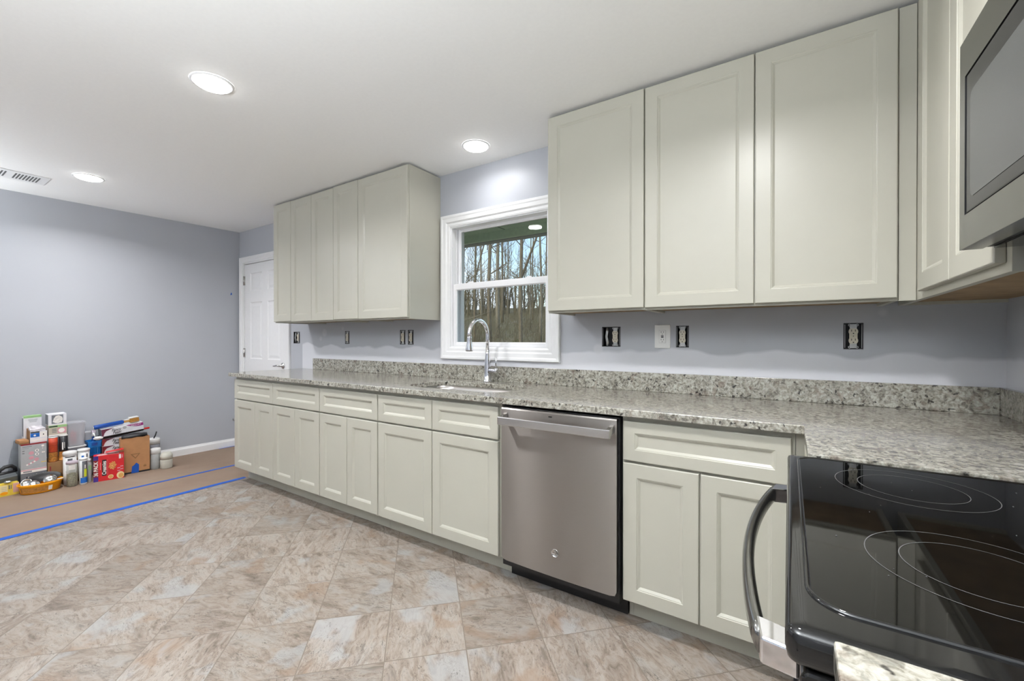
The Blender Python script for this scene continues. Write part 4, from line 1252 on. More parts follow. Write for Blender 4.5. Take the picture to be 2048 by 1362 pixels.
tag(mb.build('glove_box', origin=o, bevel=0.001), 'white and grey box with a picture of white fabric, topmost of the pile', 'box')

# --- clear containers
def food_box(name, o, w, d, h, label, rim, body, lid=K_LID, fill=None, deg=0):
    t = thing(name, label, 'container', o)
    T = frameT(o, deg)
    def rr(ins, z, r=.012): return [(a, b_, z) for a, b_ in rrect(ins, w - ins, ins, d - ins, r, 4)]
    mb = MB(); mb.M = T; mb.loft([rr(.010, 0), rr(.008, .003), rr(.001, h - .012), rr(-.001, h - .012), rr(-.001, h - .009), rr(.0015, h - .009), rr(.011, .005)], body, smooth=False); mb.build('tub', t)
    mb = MB(); mb.M = T; mb.loft([rr(-.004, h - .0085), rr(-.004, h - .001), rr(.0, h), rr(.012, h), rr(.014, h - .003)], lid); mb.build('lid', t)
    return t, T
t, T = food_box('food_container', (-5.060, -1.402, 0.194), 0.114, 0.13, 0.094, 'low clear storage box with white lid, under the taller one', .01, K_CLEAR)
mb = MB(); mb.M = T; rnd = random.Random(3)
for k in range(16):
    x = rnd.uniform(.02, .095); y = rnd.uniform(.02, .1); a = rnd.uniform(0, 3)
    mb.tube([(x, y, .012 + .004 * k % .05), (min(.102, x + .02 * math.cos(a)), min(.115, y + .02 * abs(math.sin(a))), .02 + .0035 * k)], .004, K_SAND, n=6)
cont = mb.build('contents', t)
t, T = food_box('food_container', (-5.068, -1.402, 0.289), 0.116, 0.14, 0.198, 'tall cloudy plastic container holding red and pale bits, on the low clear box', .01, K_CLEAR, K_CLEAR)
mb = MB(); mb.M = T
for k in range(18):
    x = rnd.uniform(.022, .094); y = rnd.uniform(.02, .11); hh = rnd.uniform(.05, .13)
    mb.tube([(x, y, .008), (x + rnd.uniform(-.006, .006), y, hh)], rnd.uniform(.004, .010), K_RED if .03 < x < .065 else (K_LBL if k % 2 else K_GREYD), n=7)
mb.build('contents', t)
o = (-5.155, -1.284, 0.0015)
mb = MB(); mb.M = frameT(o)
def rr2(i, z, w=.085, d=.09): return [(a, b_, z) for a, b_ in rrect(i, w - i, i, d - i, .014, 4)]
mb.loft([rr2(.008, 0), rr2(.002, .36), rr2(0, .36), rr2(0, .375), rr2(.01, .375)], K_FROST)
tag(mb.build('milky_bin', origin=o), 'milky grey plastic bin behind, between the tall cloudy container and the blue basket', 'container')

# --- white tubs in front
def lathe_thing(name, x, y, z, prof_mats, label, cat, parts=(), sx=1, sy=1, n=28):
    t = thing(name, label, cat, (x, y, z))
    for pn, prof, m in prof_mats:
        mb = MB(); mb.lathe(prof, m, (x, y, z), n=n, sx=sx, sy=sy); mb.build(pn, t)
    return t
def band(t, x, y, z, r, z0, z1, m, a0, a1, name='label'):
    mb = MB(); n = 12
    A = [a0 + (a1 - a0) * k / n for k in range(n + 1)]
    lo_ = [(x + (r + .0006) * math.cos(a), y + (r + .0006) * math.sin(a), z + z0) for a in A]; hi_ = [(p[0], p[1], z + z1) for p in lo_]
    mb.add(lo_ + hi_, [(i, i + 1, n + 2 + i, n + 1 + i) for i in range(n)], m)
    return mb.build(name, t)
t = lathe_thing('white_tub', -4.975, -1.404, 0.0015, [('body', [(.036, 0), (.038, .02), (.040, .235)], K_LID), ('lid', [(.0425, .236), (.0425, .262), (.040, .268), (.037, .268), (.036, .265)], K_LID)], 'white round tub with black print, left one of the two behind the ribbed jar', 'tub')
band(t, -4.975, -1.404, .0015, .0402, .225, .231, K_INK, -.9, .6); band(t, -4.975, -1.404, .0015, .0402, .18, .215, K_GREYD, -.5, .2)
t = lathe_thing('white_tub', -4.975, -1.322, 0.0015, [('body', [(.027, 0), (.030, .05), (.037, .255)], K_LID), ('lid', [(.0395, .256), (.0395, .268), (.037, .272), (.034, .272)], K_LID)], 'white tapered tub with a small blue mark, right one behind the caulk tube', 'tub')
band(t, -4.975, -1.322, .0015, .0365, .20, .222, K_BLUE, -.55, -.15); band(t, -4.975, -1.322, .0015, .0365, .205, .235, K_GREYD, .25, .5)
t = lathe_thing('ribbed_jar', -4.888, -1.408, 0.0015, [('jar', [(.030, 0), (.034, .004), (.034, .115), (.036, .118), (.036, .124), (.033, .128), (.033, .182)], K_CLEAR2), ('lid', [(.0355, .183), (.0355, .197), (.034, .201), (.030, .201)], plain('lilac_lid', C(190, 176, 186), .4))],
                'clear ribbed plastic jar with a paper label, at the front beside the yellow tub', 'jar')
band(t, -4.888, -1.408, .0015, .0338, .138, .176, K_LBL, -.75, .35)
mb = MB(); mb.lathe([(.029, .004), (.031, .03), (.030, .098), (.015, .105)], K_SAND, (-4.888, -1.408, .0015)); mb.build('contents', t)
o = (-4.884, -1.343, .0015)
t = lathe_thing('caulk_tube', *o, [('tube', [(.0235, 0), (.0245, .002), (.0245, .200)], K_LID), ('rim', [(.0262, .2005), (.0262, .212), (.024, .214), (.02, .214), (.019, .210)], K_LID)], 'white caulk tube with blue base band and yellow picture, standing in front', 'tube')
band(t, *o, .0245, .012, .055, K_BLUE, -.9, 1.1); band(t, *o, .0245, .056, .190, K_GREYD, -.5, 1.1); band(t, *o, .0250, .062, .125, K_LIME, .0, .7, 'picture'); band(t, *o, .0250, .13, .16, K_LBL, .1, .4, 'picture')
o = (-4.912, -1.3005, .0015)
t = lathe_thing('narrow_bottle', *o, [('bottle', [(.014, 0), (.015, .003), (.015, .150), (.010, .165), (.009, .170)], K_GREY), ('cap', [(.011, .171), (.011, .190), (.009, .192)], K_LID)], 'slim grey bottle squeezed between the caulk tube and the red box', 'bottle')
band(t, *o, .015, .10, .14, K_GREEN, -.6, .8)

# --- red box of cakes
o = (-4.852, -1.289, 0.0015)
t = thing('snack_box', 'bright red snack box lettered 36 PACK at the front of the pile', 'box', o)
mb = MB(); mb.M = frameT(o, -13.5); w, d, h = 0.188, 0.085, 0.214
mb.box(0, w, 0, d, 0, h, K_RED)
mb.box(-.0005, 0, .004, d - .004, .004, h - .004, K_RED2)
dec(mb, w, h, 0.0, .155, 0, 1, K_PURP)
dec(mb, w, h, 0.0, .155, .18, .84, K_RED2, .0008)
mb.box(.02, w - .03, .015, .040, h, h + .0006, K_LBL); mb.box(.03, w - .01, .046, .070, h, h + .0006, K_PINK)
front_text(mb, '36 PACK', .036, w * .085, h * .50, K_LBL, .0014, PI / 2, .90, bold=.0008)
dec(mb, w, h, .275, .415, .20, .83, K_INK, .0008)
front_text(mb, 'Creamies', .036, w * .35, h * .51, K_LBL, .0014, PI / 2, .82, bold=.0008)
label_line(mb, w * .215, w * .225, h * .45, .06, K_LBL); label_line(mb, w * .45, w * .456, h * .22, .13, K_PINK)
for k in range(26):
    a = k * 2.4; r = .0028 * math.sqrt(k) * 1.75
    disc(mb, w * .62 + r * math.cos(a) * .92, h * .56 + r * math.sin(a) * 1.35, .0048, K_TAN, .0009 + .00001 * k, n=10)
disc(mb, w * .56, h * .13, .017, K_CREAM, .0009); disc(mb, w * .56, h * .13, .013, K_TAN, .0012)
disc(mb, w * .88, h * .14, .024, K_CREAM, .0009, rz=.030); disc(mb, w * .90, h * .12, .016, K_TAN, .0012, rz=.020)
for k in range(8): disc(mb, w * (.80 + .05 * (k % 4)), h * (.32 + .055 * (k // 2)), .005, K_PINK, .0011, n=10)
dec(mb, w, h, .83, .90, .80, .97, K_LBL, .0008); label_line(mb, w * .93, w * .96, h * .82, .028, K_PINK)
front_text(mb, 'Keep', .012, w * .865, h * .885, K_RED, .0014, PI / 2, .9) if False else None
mb.build('carton', t, bevel=0.001)
mb = MB(); mb.M = frameT(o, -13.5) @ Matrix.Translation((0, 0, h + .001)) @ Matrix.Rotation(-.10, 4, 'Y')
mb.box(.075, w, .004, d - .004, 0.0085, .0095, K_RED); mb.build('top_flap', t)

# --- hidden support carton, basket, cat food boxes
o = (-5.030, -1.226, 0.0015)
mb = MB(); mb.M = frameT(o); mb.box(0, 0.325, 0, 0.095, 0, 0.186, K_KRAFTD)
tag(mb.build('cardboard_box', origin=o, bevel=.0015), 'brown cardboard box hidden low behind the red box, under the blue basket', 'box')
o = (-5.035, -1.300, 0.0)
bx = (-5.042, -1.205)
t = thing('blue_basket', 'bright blue plastic basket with slotted sides, behind the red box', 'basket', (bx[0] - .05, bx[1], .188))
mb = MB(); mb.M = frameT((-5.040, -1.2795, 0.188)); w, d, h = 0.086, 0.10, 0.125
def bloop(i, z): return [(a, b_, z) for a, b_ in rrect(i, w - i, i, d - i, .010, 3)]
mb.loft([bloop(.004, .07), bloop(0, h), bloop(-.004, h), bloop(-.004, h - .006), bloop(-.001, h - .007), bloop(.002, .07)], K_BLUEP, cap0=False, cap1=False)
mb.loft([bloop(.010, 0), bloop(.009, .008), bloop(.012, .008), bloop(.013, .001)], K_BLUEP)
k = 0
for i in range(8):
    x = .010 + i * .0088
    for y in (.0060, d - .009):
        mb.loft([[(x, y + .003, .006), (x + .004, y + .003, .006), (x + .004, y + .005, .006), (x, y + .005, .006)], [(x, y - .002, .072), (x + .004, y - .002, .072), (x + .004, y, .072), (x, y, .072)]], K_BLUEP)
for i in range(7):
    y = .014 + i * .0109
    for x in (.0060, w - .009):
        mb.box(x, x + .002, y, y + .004, .006, .072, K_BLUEP)
mb.build('tub', t)
mb = MB(); mb.M = frameT((-5.040, -1.2795, 0.188)); mb.rbox(.020, .058, -.0045, -.0030, .088, .112, .006, K_BLUED, axis='Y'); mb.build('name_plate', t)
# spray head sticking out of the basket
o = (-5.092, -1.236, 0.1975)
t = thing('spray_bottle', 'grey and white trigger spray bottle with blue body poking out of the blue basket', 'spray bottle', o)
mb = MB(); mb.lathe([(.020, 0), (.022, .004), (.022, .09), (.010, .13), (.010, .15)], K_BLUED, o, n=20); mb.build('bottle', t)
mb = MB(); mb.M = frameT(o)
mb.lathe([(.013, .150), (.013, .168), (.010, .170)], K_LID, (0, 0, 0), n=16)
mb.loft([[(-.008, -.014, .170), (.010, -.014, .170), (.010, .010, .170), (-.008, .010, .170)], [(-.012, -.018, .186), (.012, -.018, .186), (.012, .012, .186), (-.012, .012, .186)], [(-.014, -.016, .204), (.010, -.016, .204), (.010, .010, .204), (-.014, .010, .204)]], plain('lilac_grey_plastic', C(196, 186, 200), .35))
mb.build('spray_head', t)
mb = MB(); mb.M = frameT(o); mb.tube([(-.006, -.020, .182), (.002, -.026, .160), (.010, -.024, .136)], [.005, .004, .003], K_LID, n=8, flat=(1.4, .6)); mb.build('trigger', t)
# crumpled white rag over the rim
rg_ = MB(); rnd = random.Random(11); L = []
for i in range(9):
    r = .030 * math.sin(PI * (i + .5) / 9.5) + .003
    L.append([(-5.034 - .0 + r * .55 * math.cos(2 * PI * k / 16) * (1 + .35 * noise.noise(Vector((i * .7, k * .9, 2)))), -1.218 + r * math.sin(2 * PI * k / 16) * (1 + .35 * noise.noise(Vector((k * .8, i, 4)))), .3175 + .004 * i + .003 * noise.noise(Vector((k, i, 0)))) for k in range(16)])
rg_.loft(L, K_LID, smooth=False)
tag(rg_.build('white_rag', origin=(-5.034, -1.218, .316)), 'small crumpled white rag resting on the rim of the blue basket', 'rag')

def cat_box(o, deg, tilt, label, top=False):
    t = thing('pet_food_box', label, 'box', o, 'white and plum pet food boxes')
    T = frameT(o, deg) @ Matrix.Rotation(-tilt, 4, 'Y')
    mb = MB(); mb.M = T; w, d, h = 0.285, 0.13, 0.064
    mb.box(0, w, 0, d, 0, h, K_WHITE)
    mb.box(-.0006, 0, .002, d - .002, .002, h - .002, K_GREYD)
    def patch(pts, m, lift): mb.loft([[(a * w, -lift + .0004, b_ * h) for a, b_ in pts], [(a * w, -lift, b_ * h) for a, b_ in pts]], m)
    patch([(0, .0), (.03, .0), (.06, .40), (.12, .75), (.20, .98), (0, .98)], K_RED2 if not top else plain('plum_print', C(104, 44, 66), .4), .0008)
    patch([(.04, .98), (.30, .98), (.18, .80), (.10, .66)], plain('plum_print', C(104, 44, 66), .4), .0010)
    arc = [(.60 + .40 * k / 12, .98 - .42 * math.sin(PI * min(1, k / 12 * .62 + .02)) ** .8) for k in range(13)]
    patch([(.58, .99)] + arc + [(.998, .99)], K_MAG, .0009)
    disc(mb, w * .54, h * .72, .014, K_GREY, .0008, rz=.012)
    front_text(mb, 'Fancy', .034, w * .335, h * .62, K_INK, .0014, .02, .80, .35, .0002)
    front_text(mb, 'Feast', .034, w * .345, h * .26, K_INK, .0014, .02, .80, .35, .0002)
    front_text(mb, 'GRILLED', .016, w * .82, h * .80, K_LBL, .0014, .02, 1.15)
    mb.build('carton', t, bevel=.001)
    return t
cat_box((-5.044, -1.190, 0.1885), -2, 0, 'lowest white and plum pet food box, mostly hidden by the red and brown boxes')
cat_box((-5.046, -1.190, 0.2540), -1, 0, 'middle white and plum pet food box, directly under the black tray')
# black tray, slightly tilted
TL = math.radians(5.0)
o = (-5.036, -1.206, 0.3215)
mb = MB(); mb.M = frameT(o, -2) @ Matrix.Rotation(-TL, 4, 'Y')
mb.loft([[(a, b_, 0) for a, b_ in rrect(.006, .300, .0, .125, .012, 3)], [(a, b_, .014) for a, b_ in rrect(.0, .306, -.004, .131, .014, 3)], [(a, b_, .014) for a, b_ in rrect(.004, .302, .0, .127, .012, 3)], [(a, b_, .003) for a, b_ in rrect(.008, .298, .004, .123, .010, 3)]], M_BLACK)
tag(mb.build('paint_tray', origin=o), 'flat black tray between the top two pet food boxes, sloping up to the right', 'tray')
tp = cat_box((-5.040, -1.192, 0.3385), -3, TL, 'topmost tilted white pet food box with a magenta patch at its right end', True)
# brush with blue handle
def topz(y): return 0.3385 + 0.064 + math.tan(TL) * (y + 1.192)
o = (-5.075, -1.235, 0.425)
t = thing('paint_brush', 'wide brush with thick blue handle and golden bristles lying on top of the pile', 'brush', o)
sl = 0.16
A = Vector((-5.075, -1.238, 0.4235)); D = Vector((0, math.cos(sl * .62), math.sin(sl * .62)))
mb = MB(); mb.tube([A, A + D * .004, A + D * .02, A + D * .19, A + D * .200], [.012, .0185, .0195, .0185, .013], K_BLUED, n=20); mb.tube([A - D * .001, A], [.011, .011], K_LID, n=16); mb.build('handle', t)
mb = MB(); mb.tube([A + D * .200, A + D * .232, A + D * .240], [.012, .014, .018], plain('beech_wood', C(176, 130, 60), .5, var=.1), n=12, flat=(1, .8)); mb.tube([A + D * .2005 + Vector((.006, 0, .013)), A + D * .245 + Vector((.006, 0, .016))], [.005, .007], K_LID, n=8); mb.build('neck', t)
mb = MB(); T2 = Matrix.Translation(A + D * .240) @ Matrix.Rotation(sl * .62, 4, 'X')
mb.M = T2; mb.box(-.025, .022, 0, .066, -.018, .020, K_BRIST); mb.build('bristles', t, bevel=.003)
mb = MB(); mb.M = T2; mb.box(-.026, .023, -.001, .064, .0203, .029, K_LID); mb.build('brush_back', t, bevel=.002)
o = (-5.060, -0.925, 0.348)
mb = MB(); mb.tube([(-5.07, -1.000, .3505), (-5.065, -.935, .3540), (-5.065, -.930, .354), (-5.06, -.860, .3595), (-5.06, -.857, .360)], [.005, .005, .009, .0085, .006], K_REDP, n=12)
tag(mb.build('screwdriver', origin=o), 'red handled tool sticking out to the right under the top pet food box', 'tool')

# --- brown carton with triangle mark, black bag stuffed in the top
o = (-4.906, -1.1035, 0.0015)
t = thing('cardboard_box', 'tall brown cardboard box with a printed triangle and blue tape stuck low on its front', 'box', o)
mb = MB(); mb.M = frameT(o, -9); w, d, h = 0.196, 0.105, 0.312
tk = .003
mb.box(0, w, 0, tk, 0, h, K_KRAFT); mb.box(0, w, d - tk, d, 0, h, K_KRAFT); mb.box(0, tk, tk, d - tk, 0, h, K_KRAFT); mb.box(w - tk, w, tk, d - tk, 0, h, K_KRAFT); mb.box(tk, w - tk, tk, d - tk, 0, tk, K_KRAFT)
dec(mb, w, h, 0.0, 1, 0, .045, K_INK)
tri = lambda s, m, l: mb.loft([[(w * .50 + s * a, -l + .0003, h * .50 + s * b_) for a, b_ in ((-.034, .016), (.034, .016), (0, -.030))], [(w * .50 + s * a, -l, h * .50 + s * b_) for a, b_ in ((-.034, .016), (.034, .016), (0, -.030))]], m)
tri(1.0, K_KRAFTD, .0006); tri(.62, K_KRAFT, .0010)
dec(mb, w, h, .78, .88, .14, .19, K_KRAFTD); dec(mb, w, h, .80, .86, .20, .21, K_KRAFTD)
mb.build('carton', t)
mb = MB(); mb.M = frameT(o, -9)
for pts in ([(0, h), (.035, h + .004), (.07, h + .001), (.11, h + .006), (.15, h + .003), (w, h + .006)],):
    mb.loft([[(a, 0, h - .004) for a, b_ in pts] + [(a, 0, b_) for a, b_ in reversed(pts)], [(a, .003, h - .004) for a, b_ in pts] + [(a, .003, b_) for a, b_ in reversed(pts)]], K_KRAFT)
mb.build('torn_edge', t)
mb = MB(); mb.M = frameT(o, -9)
pts = [(.070, .001), (.075, .062), (.088, .070), (.104, .090), (.122, .072), (.122, .0405), (.120, .001)]
mb.loft([[(a, -.0006, b_) for a, b_ in pts], [(a, -.0010, b_) for a, b_ in pts]], M_TAPE); mb.build('tape_patch', t)
mb = MB(); mb.M = frameT(o, -9); L = []
for i in range(10):
    u_ = i / 9; x = .012 + .172 * u_
    r = .016 + .014 * math.sin(PI * u_)
    L.append([(x, .050 + 1.25 * r * math.cos(2 * PI * k / 14), h + .006 + (r * .85 * math.sin(2 * PI * k / 14)) * (1 + .3 * noise.noise(Vector((i * .8, k * .6, 1)))) + .010 * u_) for k in range(14)])
mb.loft(L, K_BAG, smooth=True)
tag(mb.build('black_bag', origin=(-4.96, -1.0, h)), 'crumpled black bag stuffed into the top of the tall brown box', 'bag')

# --- putty jars on the right
def jar(x, y, z, r, h, lh, body, label, squat=False):
    t = thing('putty_jar', label, 'jar', (x, y, z), 'grey putty jars')
    mb = MB(); mb.lathe([(r * .92, 0), (r, .006), (r, h * .40), (r * .985, h * .42), (r, h * .44), (r, h - lh - .004), (r * .9, h - lh)], body, (x, y, z), n=32); mb.build('body', t)
    mb = MB()
    p = [(r * 1.02, h - lh + .0005), (r * 1.03, h - .010), (r * .97, h - .002), (r * .85, h), (r * .83, h - .003)]
    if squat: p = [(r * 1.03, h - lh + .0005), (r * 1.03, h - lh * .45), (r * .90, h - lh * .25), (r * .72, h - .002), (r * .68, h), (r * .64, h - .003), (r * .2, h - .003)]
    mb.lathe(p, K_LID if not squat else K_PLASTL, (x, y, z), n=32); mb.build('lid', t)
    return t
jar(-4.898, -.861, .0015, .0375, .188, .050, K_PLAST, 'slim grey jar with white lid standing right against the tall brown box')
jar(-4.842, -.797, .0015, .0455, .146, .062, K_PLASTL, 'squat pale putty jar with stepped lid, at the right end of the pile', True)
o = (-5.075, -.885, .0015)
mb = MB(); mb.M = frameT(o); mb.box(0, .085, 0, .09, 0, .108, K_KRAFTD)
tag(mb.build('cardboard_box', origin=o, bevel=.001), 'small brown box hidden behind the slim grey jar, carrying the rear jar', 'box')
jar(-5.027, -.836, .1105, .0470, .150, .052, plain('slate_grey_jar', C(140, 142, 150), .4, var=.04), 'rear grey jar with white lid, raised behind the other two jars')
mb = MB(); mb.tube([(-5.015, -.838, .2620), (-5.012, -.826, .290), (-5.010, -.818, .322)], [.009, .009, .009], M_BLACK, n=8, flat=(1, .5))
tag(mb.build('black_stick', origin=(-5.015, -.838, .262)), 'short flat black stick upright on the lid of the rear grey jar', 'stick')

# --- yellow tub with pans and tins
o = (-4.936, -1.574, .0015)
t = thing('yellow_tub', 'oval amber yellow plastic tub full of metal pieces at the front left', 'tub', o)
mb = MB()
mb.lathe([(.098, 0), (.106, .004), (.116, .058), (.124, .064), (.126, .074), (.123, .077), (.119, .073), (.112, .058), (.100, .006)], K_YPL, o, n=56, sx=.74, sy=1.0); mb.build('tub', t)
mb = MB(); n = 14; A = [math.radians(-70 + 82 * k / n) for k in range(n + 1)]
lo_ = [(o[0] + .1105 * .74 * math.cos(a), o[1] + .1105 * math.sin(a), .014) for a in A]; hi_ = [(o[0] + .1178 * .74 * math.cos(a), o[1] + .1178 * math.sin(a), .054) for a in A]
mb.add(lo_ + hi_, [(i, i + 1, n + 2 + i, n + 1 + i) for i in range(n)], plain('brown_paper_label', C(170, 116, 50), .6, var=.4, scale=80)); mb.build('label', t)
mb = MB(); A = [math.radians(14 + 12 * k / 4) for k in range(5)]
lo_ = [(o[0] + .1118 * .74 * math.cos(a), o[1] + .1118 * math.sin(a), .018) for a in A]; hi_ = [(o[0] + .1192 * .74 * math.cos(a), o[1] + .1192 * math.sin(a), .052) for a in A]
mb.add(lo_ + hi_, [(i, i + 1, 6 + i, 5 + i) for i in range(4)], K_LBL); mb.build('barcode_label', t)
def bowl(x, y, z, r, ax, label, name='metal_bowl', m=K_TIN, dp=.45):
    # ax: the way the open side faces
    mb = MB(); mb.M = Matrix.Translation((x, y, z)) @ Vector(ax).to_track_quat('Z', 'Y').to_matrix().to_4x4()
    mb.lathe([(r * .35, 0), (r * .7, r * dp * .35), (r * .95, r * dp * .85), (r * 1.03, r * dp), (r * 1.03, r * dp + .002), (r * .93, r * dp * .88), (r * .6, r * dp * .30), (r * .2, .002)], m, n=32)
    return tag(mb.build(name, origin=(x, y, z)), label, 'metal cup')
bowl(-4.884, -1.535, .098, .037, (-.8, .25, -.55), 'largest shiny metal cup in the yellow tub, right of the others')
bowl(-4.886, -1.602, .084, .029, (-.7, -.3, -.65), 'small shiny metal cup lying in the middle of the yellow tub')
bowl(-4.925, -1.648, .082, .030, (.75, -.35, .55), 'shiny metal cup at the left end of the yellow tub')
mb = MB(); mb.M = Matrix.Translation((-4.990, -1.545, .088)) @ Matrix.Rotation(math.radians(38), 4, 'Y')
mb.lathe([(.020, -.008), (.034, .000), (.044, .012), (.046, .014), (.044, .015), (.033, .003), (.01, -.004)], K_BAG, n=36, sy=2.0)
tag(mb.build('black_pan', origin=(-4.968, -1.56, .07)), 'shallow black pan propped in the back of the yellow tub', 'pan')
mb = MB(); mb.tube([(-4.885, -1.492, .0815), (-4.880, -1.458, .0835)], [.004, .004], K_LID, n=8)
tag(mb.build('white_stick', origin=(-4.885, -1.49, .08)), 'short white stick on the right rim of the yellow tub', 'stick')

# --- yellow carton and tool bag at the far left
o = (-4.985, -1.900, .0015)
mb = MB(); mb.M = frameT(o, 2); w, d, h = .222, .07, .088
mb.box(0, w, 0, d, 0, h, K_YEL); dec(mb, w, h, .55, .74, .30, .95, K_CREAM); disc(mb, w * .66, h * .25, .02, K_YPL, .0009, rz=.012)
dec(mb, w, h, .86, 1.0, .2, 1.0, plain('pale_pink_print', C(214, 170, 160), .5)); label_line(mb, w * .76, w * .79, h * .55, .030, K_GREYD); label_line(mb, w * .81, w * .83, h * .55, .030, K_GREYD)
for k in range(3): label_line(mb, w * .60, w * .72, h * (.45 + .15 * k), .003, K_GREY)
tag(mb.build('yellow_box', origin=o, bevel=.001), 'pale yellow printed box lying at the left edge of the photo beside the yellow tub', 'box')
o = (-5.075, -1.860, .0015)
t = thing('tool_case', 'charcoal tool case with black carrying bag handle at the far left, behind the yellow box', 'case', o)
mb = MB(); mb.M = frameT(o)
mb.loft([[(0, 0, 0), (.190, 0, 0), (.190, .10, 0), (0, .10, 0)], [(0, -.004, .05), (.190, -.004, .05), (.190, .10, .05), (0, .10, .05)], [(.004, -.012, .11), (.186, -.012, .13), (.186, .10, .135), (.004, .10, .12)], [(.02, .02, .138), (.18, .02, .148), (.18, .09, .150), (.02, .09, .142)]], K_TOOL)
mb.build('case', t, bevel=.006)
mb = MB(); mb.M = frameT(o)
mb.tube([(.085, .050, .140), (.100, .045, .175), (.125, .045, .196), (.160, .05, .198), (.178, .055, .178), (.182, .06, .148)], [.012, .013, .014, .014, .013, .012], K_BAG, n=12)
mb.tube([(.03, .04, .138), (.10, .03, .150), (.176, .04, .150)], [.008, .012, .014], K_BAG, n=10)
mb.build('handle', t)
bowl(-5.010, -1.735, .0920, .024, (0.05, 0, 1), 'small pale metal dish resting on the yellow box at the far left', 'metal_dish', K_TIN, .5)
# ------------------------------------------------------------------ outside the window: eave, slope, wood
M_SOFFIT = plain('painted_soffit', C(196, 214, 176), 0.7, var=0.05)
mb = MB()
for k in range(12):
    mb.box(-6.0 + k * .75, -5.256 + k * .75, 0.15, 1.02, 2.235, 2.25, M_SOFFIT)
mb.box(-6.0, 3.0, 0.99, 1.03, 2.158, 2.235, M_SOFFIT)
mb.box(-6.0, 3.0, 1.03, 1.12, 2.150, 2.26, plain('gutter_metal', C(150, 152, 140), .4, var=.05))
for k in range(12): mb.box(-5.262 + k * .75, -5.254 + k * .75, 0.15, .99, 2.2335, 2.235, M_DARK)
structure(mb.build('trim_1', origin=(-1.6, .6, 2.2)))
def ground_z(x, y):
    return -0.5 + max(0, y - 6) * 0.145 + .35 * noise.noise(Vector((x * .15, y * .15, 0)))
def ground_mat():
    m, nt, b = new_mat('leaf_litter')
    p = world_pos(nt)
    n1 = noise_tex(nt, p, .8, 6, .6, .5); n2 = noise_tex(nt, p, 9, 5, .7)
    c = ramp(nt, n1.outputs['Fac'], [(.3, C(88, 96, 48)), (.5, C(100, 96, 62)), (.7, C(116, 108, 84))])
    c2 = ramp(nt, n2.outputs['Fac'], [(.3, C(60, 58, 40)), (.7, C(126, 122, 92))])
    nt.links.new(mixc(nt, .45, c, c2), b.inputs['Base Color']); b.inputs['Roughness'].default_value = .95
    return m
mb = MB(); NX, NY = 44, 34; vs = []
for j in range(NY + 1):
    for i in range(NX + 1):
        y = .2 + 48 * (j / NY) ** 1.3; x = -48 + 62 * i / NX
        vs.append((x, y, ground_z(x, y)))
mb.add(vs, [(j * (NX + 1) + i, j * (NX + 1) + i + 1, (j + 1) * (NX + 1) + i + 1, (j + 1) * (NX + 1) + i) for j in range(NY) for i in range(NX)], ground_mat(), True)
g_ = mb.build('ground', origin=(0, 0, 0)); g_['kind'] = 'structure'
def bark_mat(name, a, b_):
    m, nt, b = new_mat(name)
    v = coords(nt, 'Object', scale=(9, 9, 1.4))
    n = noise_tex(nt, v, 4, 6, .65, .4)
    nt.links.new(ramp(nt, n.outputs['Fac'], [(.3, a), (.7, b_)]), b.inputs['Base Color']); b.inputs['Roughness'].default_value = .9
    bump(nt, b, n.outputs['Fac'], .5, .02)
    return m
BARK = [bark_mat('grey_bark', C(96, 94, 82), C(142, 140, 124)), bark_mat('brown_bark', C(82, 78, 66), C(126, 120, 100))]
def branch(mb, p, d, L, r, depth, rnd, m, cx=0, cy=0, rc=9):
    n = 5 if depth == 0 else 4
    pts, rad = [p], [r]; q = p.copy(); dd = d.copy(); kids = []
    for i in range(n):
        dd = (dd + Vector((rnd.uniform(-.16, .16), rnd.uniform(-.16, .16), rnd.uniform(-.02, .14)))).normalized()
        q2 = q + dd * (L / n)
        if math.hypot(q2.x - cx, q2.y - cy) > rc:
            dd = Vector((dd.x * -.1, dd.y * -.1, 1)).normalized(); q2 = q + dd * (L / n) * .6
            if math.hypot(q2.x - cx, q2.y - cy) > rc: break
        q = q2
        pts.append(q.copy()); rad.append(r * (1 - .8 * (i + 1) / n)); kids.append((q.copy(), dd.copy(), rad[-1]))
    if len(pts) < 2: return
    mb.tube(pts, rad, m, n=5 if r < .03 else 7)
    if depth < 2:
        for q, dd, rr_ in kids[:-1]:
            for s in range(2 if depth == 0 else 1 + (rnd.random() < .6)):
                a = rnd.uniform(0, 2 * PI)
                nd = (dd + Vector((math.cos(a), math.sin(a), .35)) * rnd.uniform(.6, 1.0)).normalized()
                branch(mb, q, nd, L * rnd.uniform(.4, .65), max(.005, rr_ * .6), depth + 1, rnd, m, cx, cy, rc)
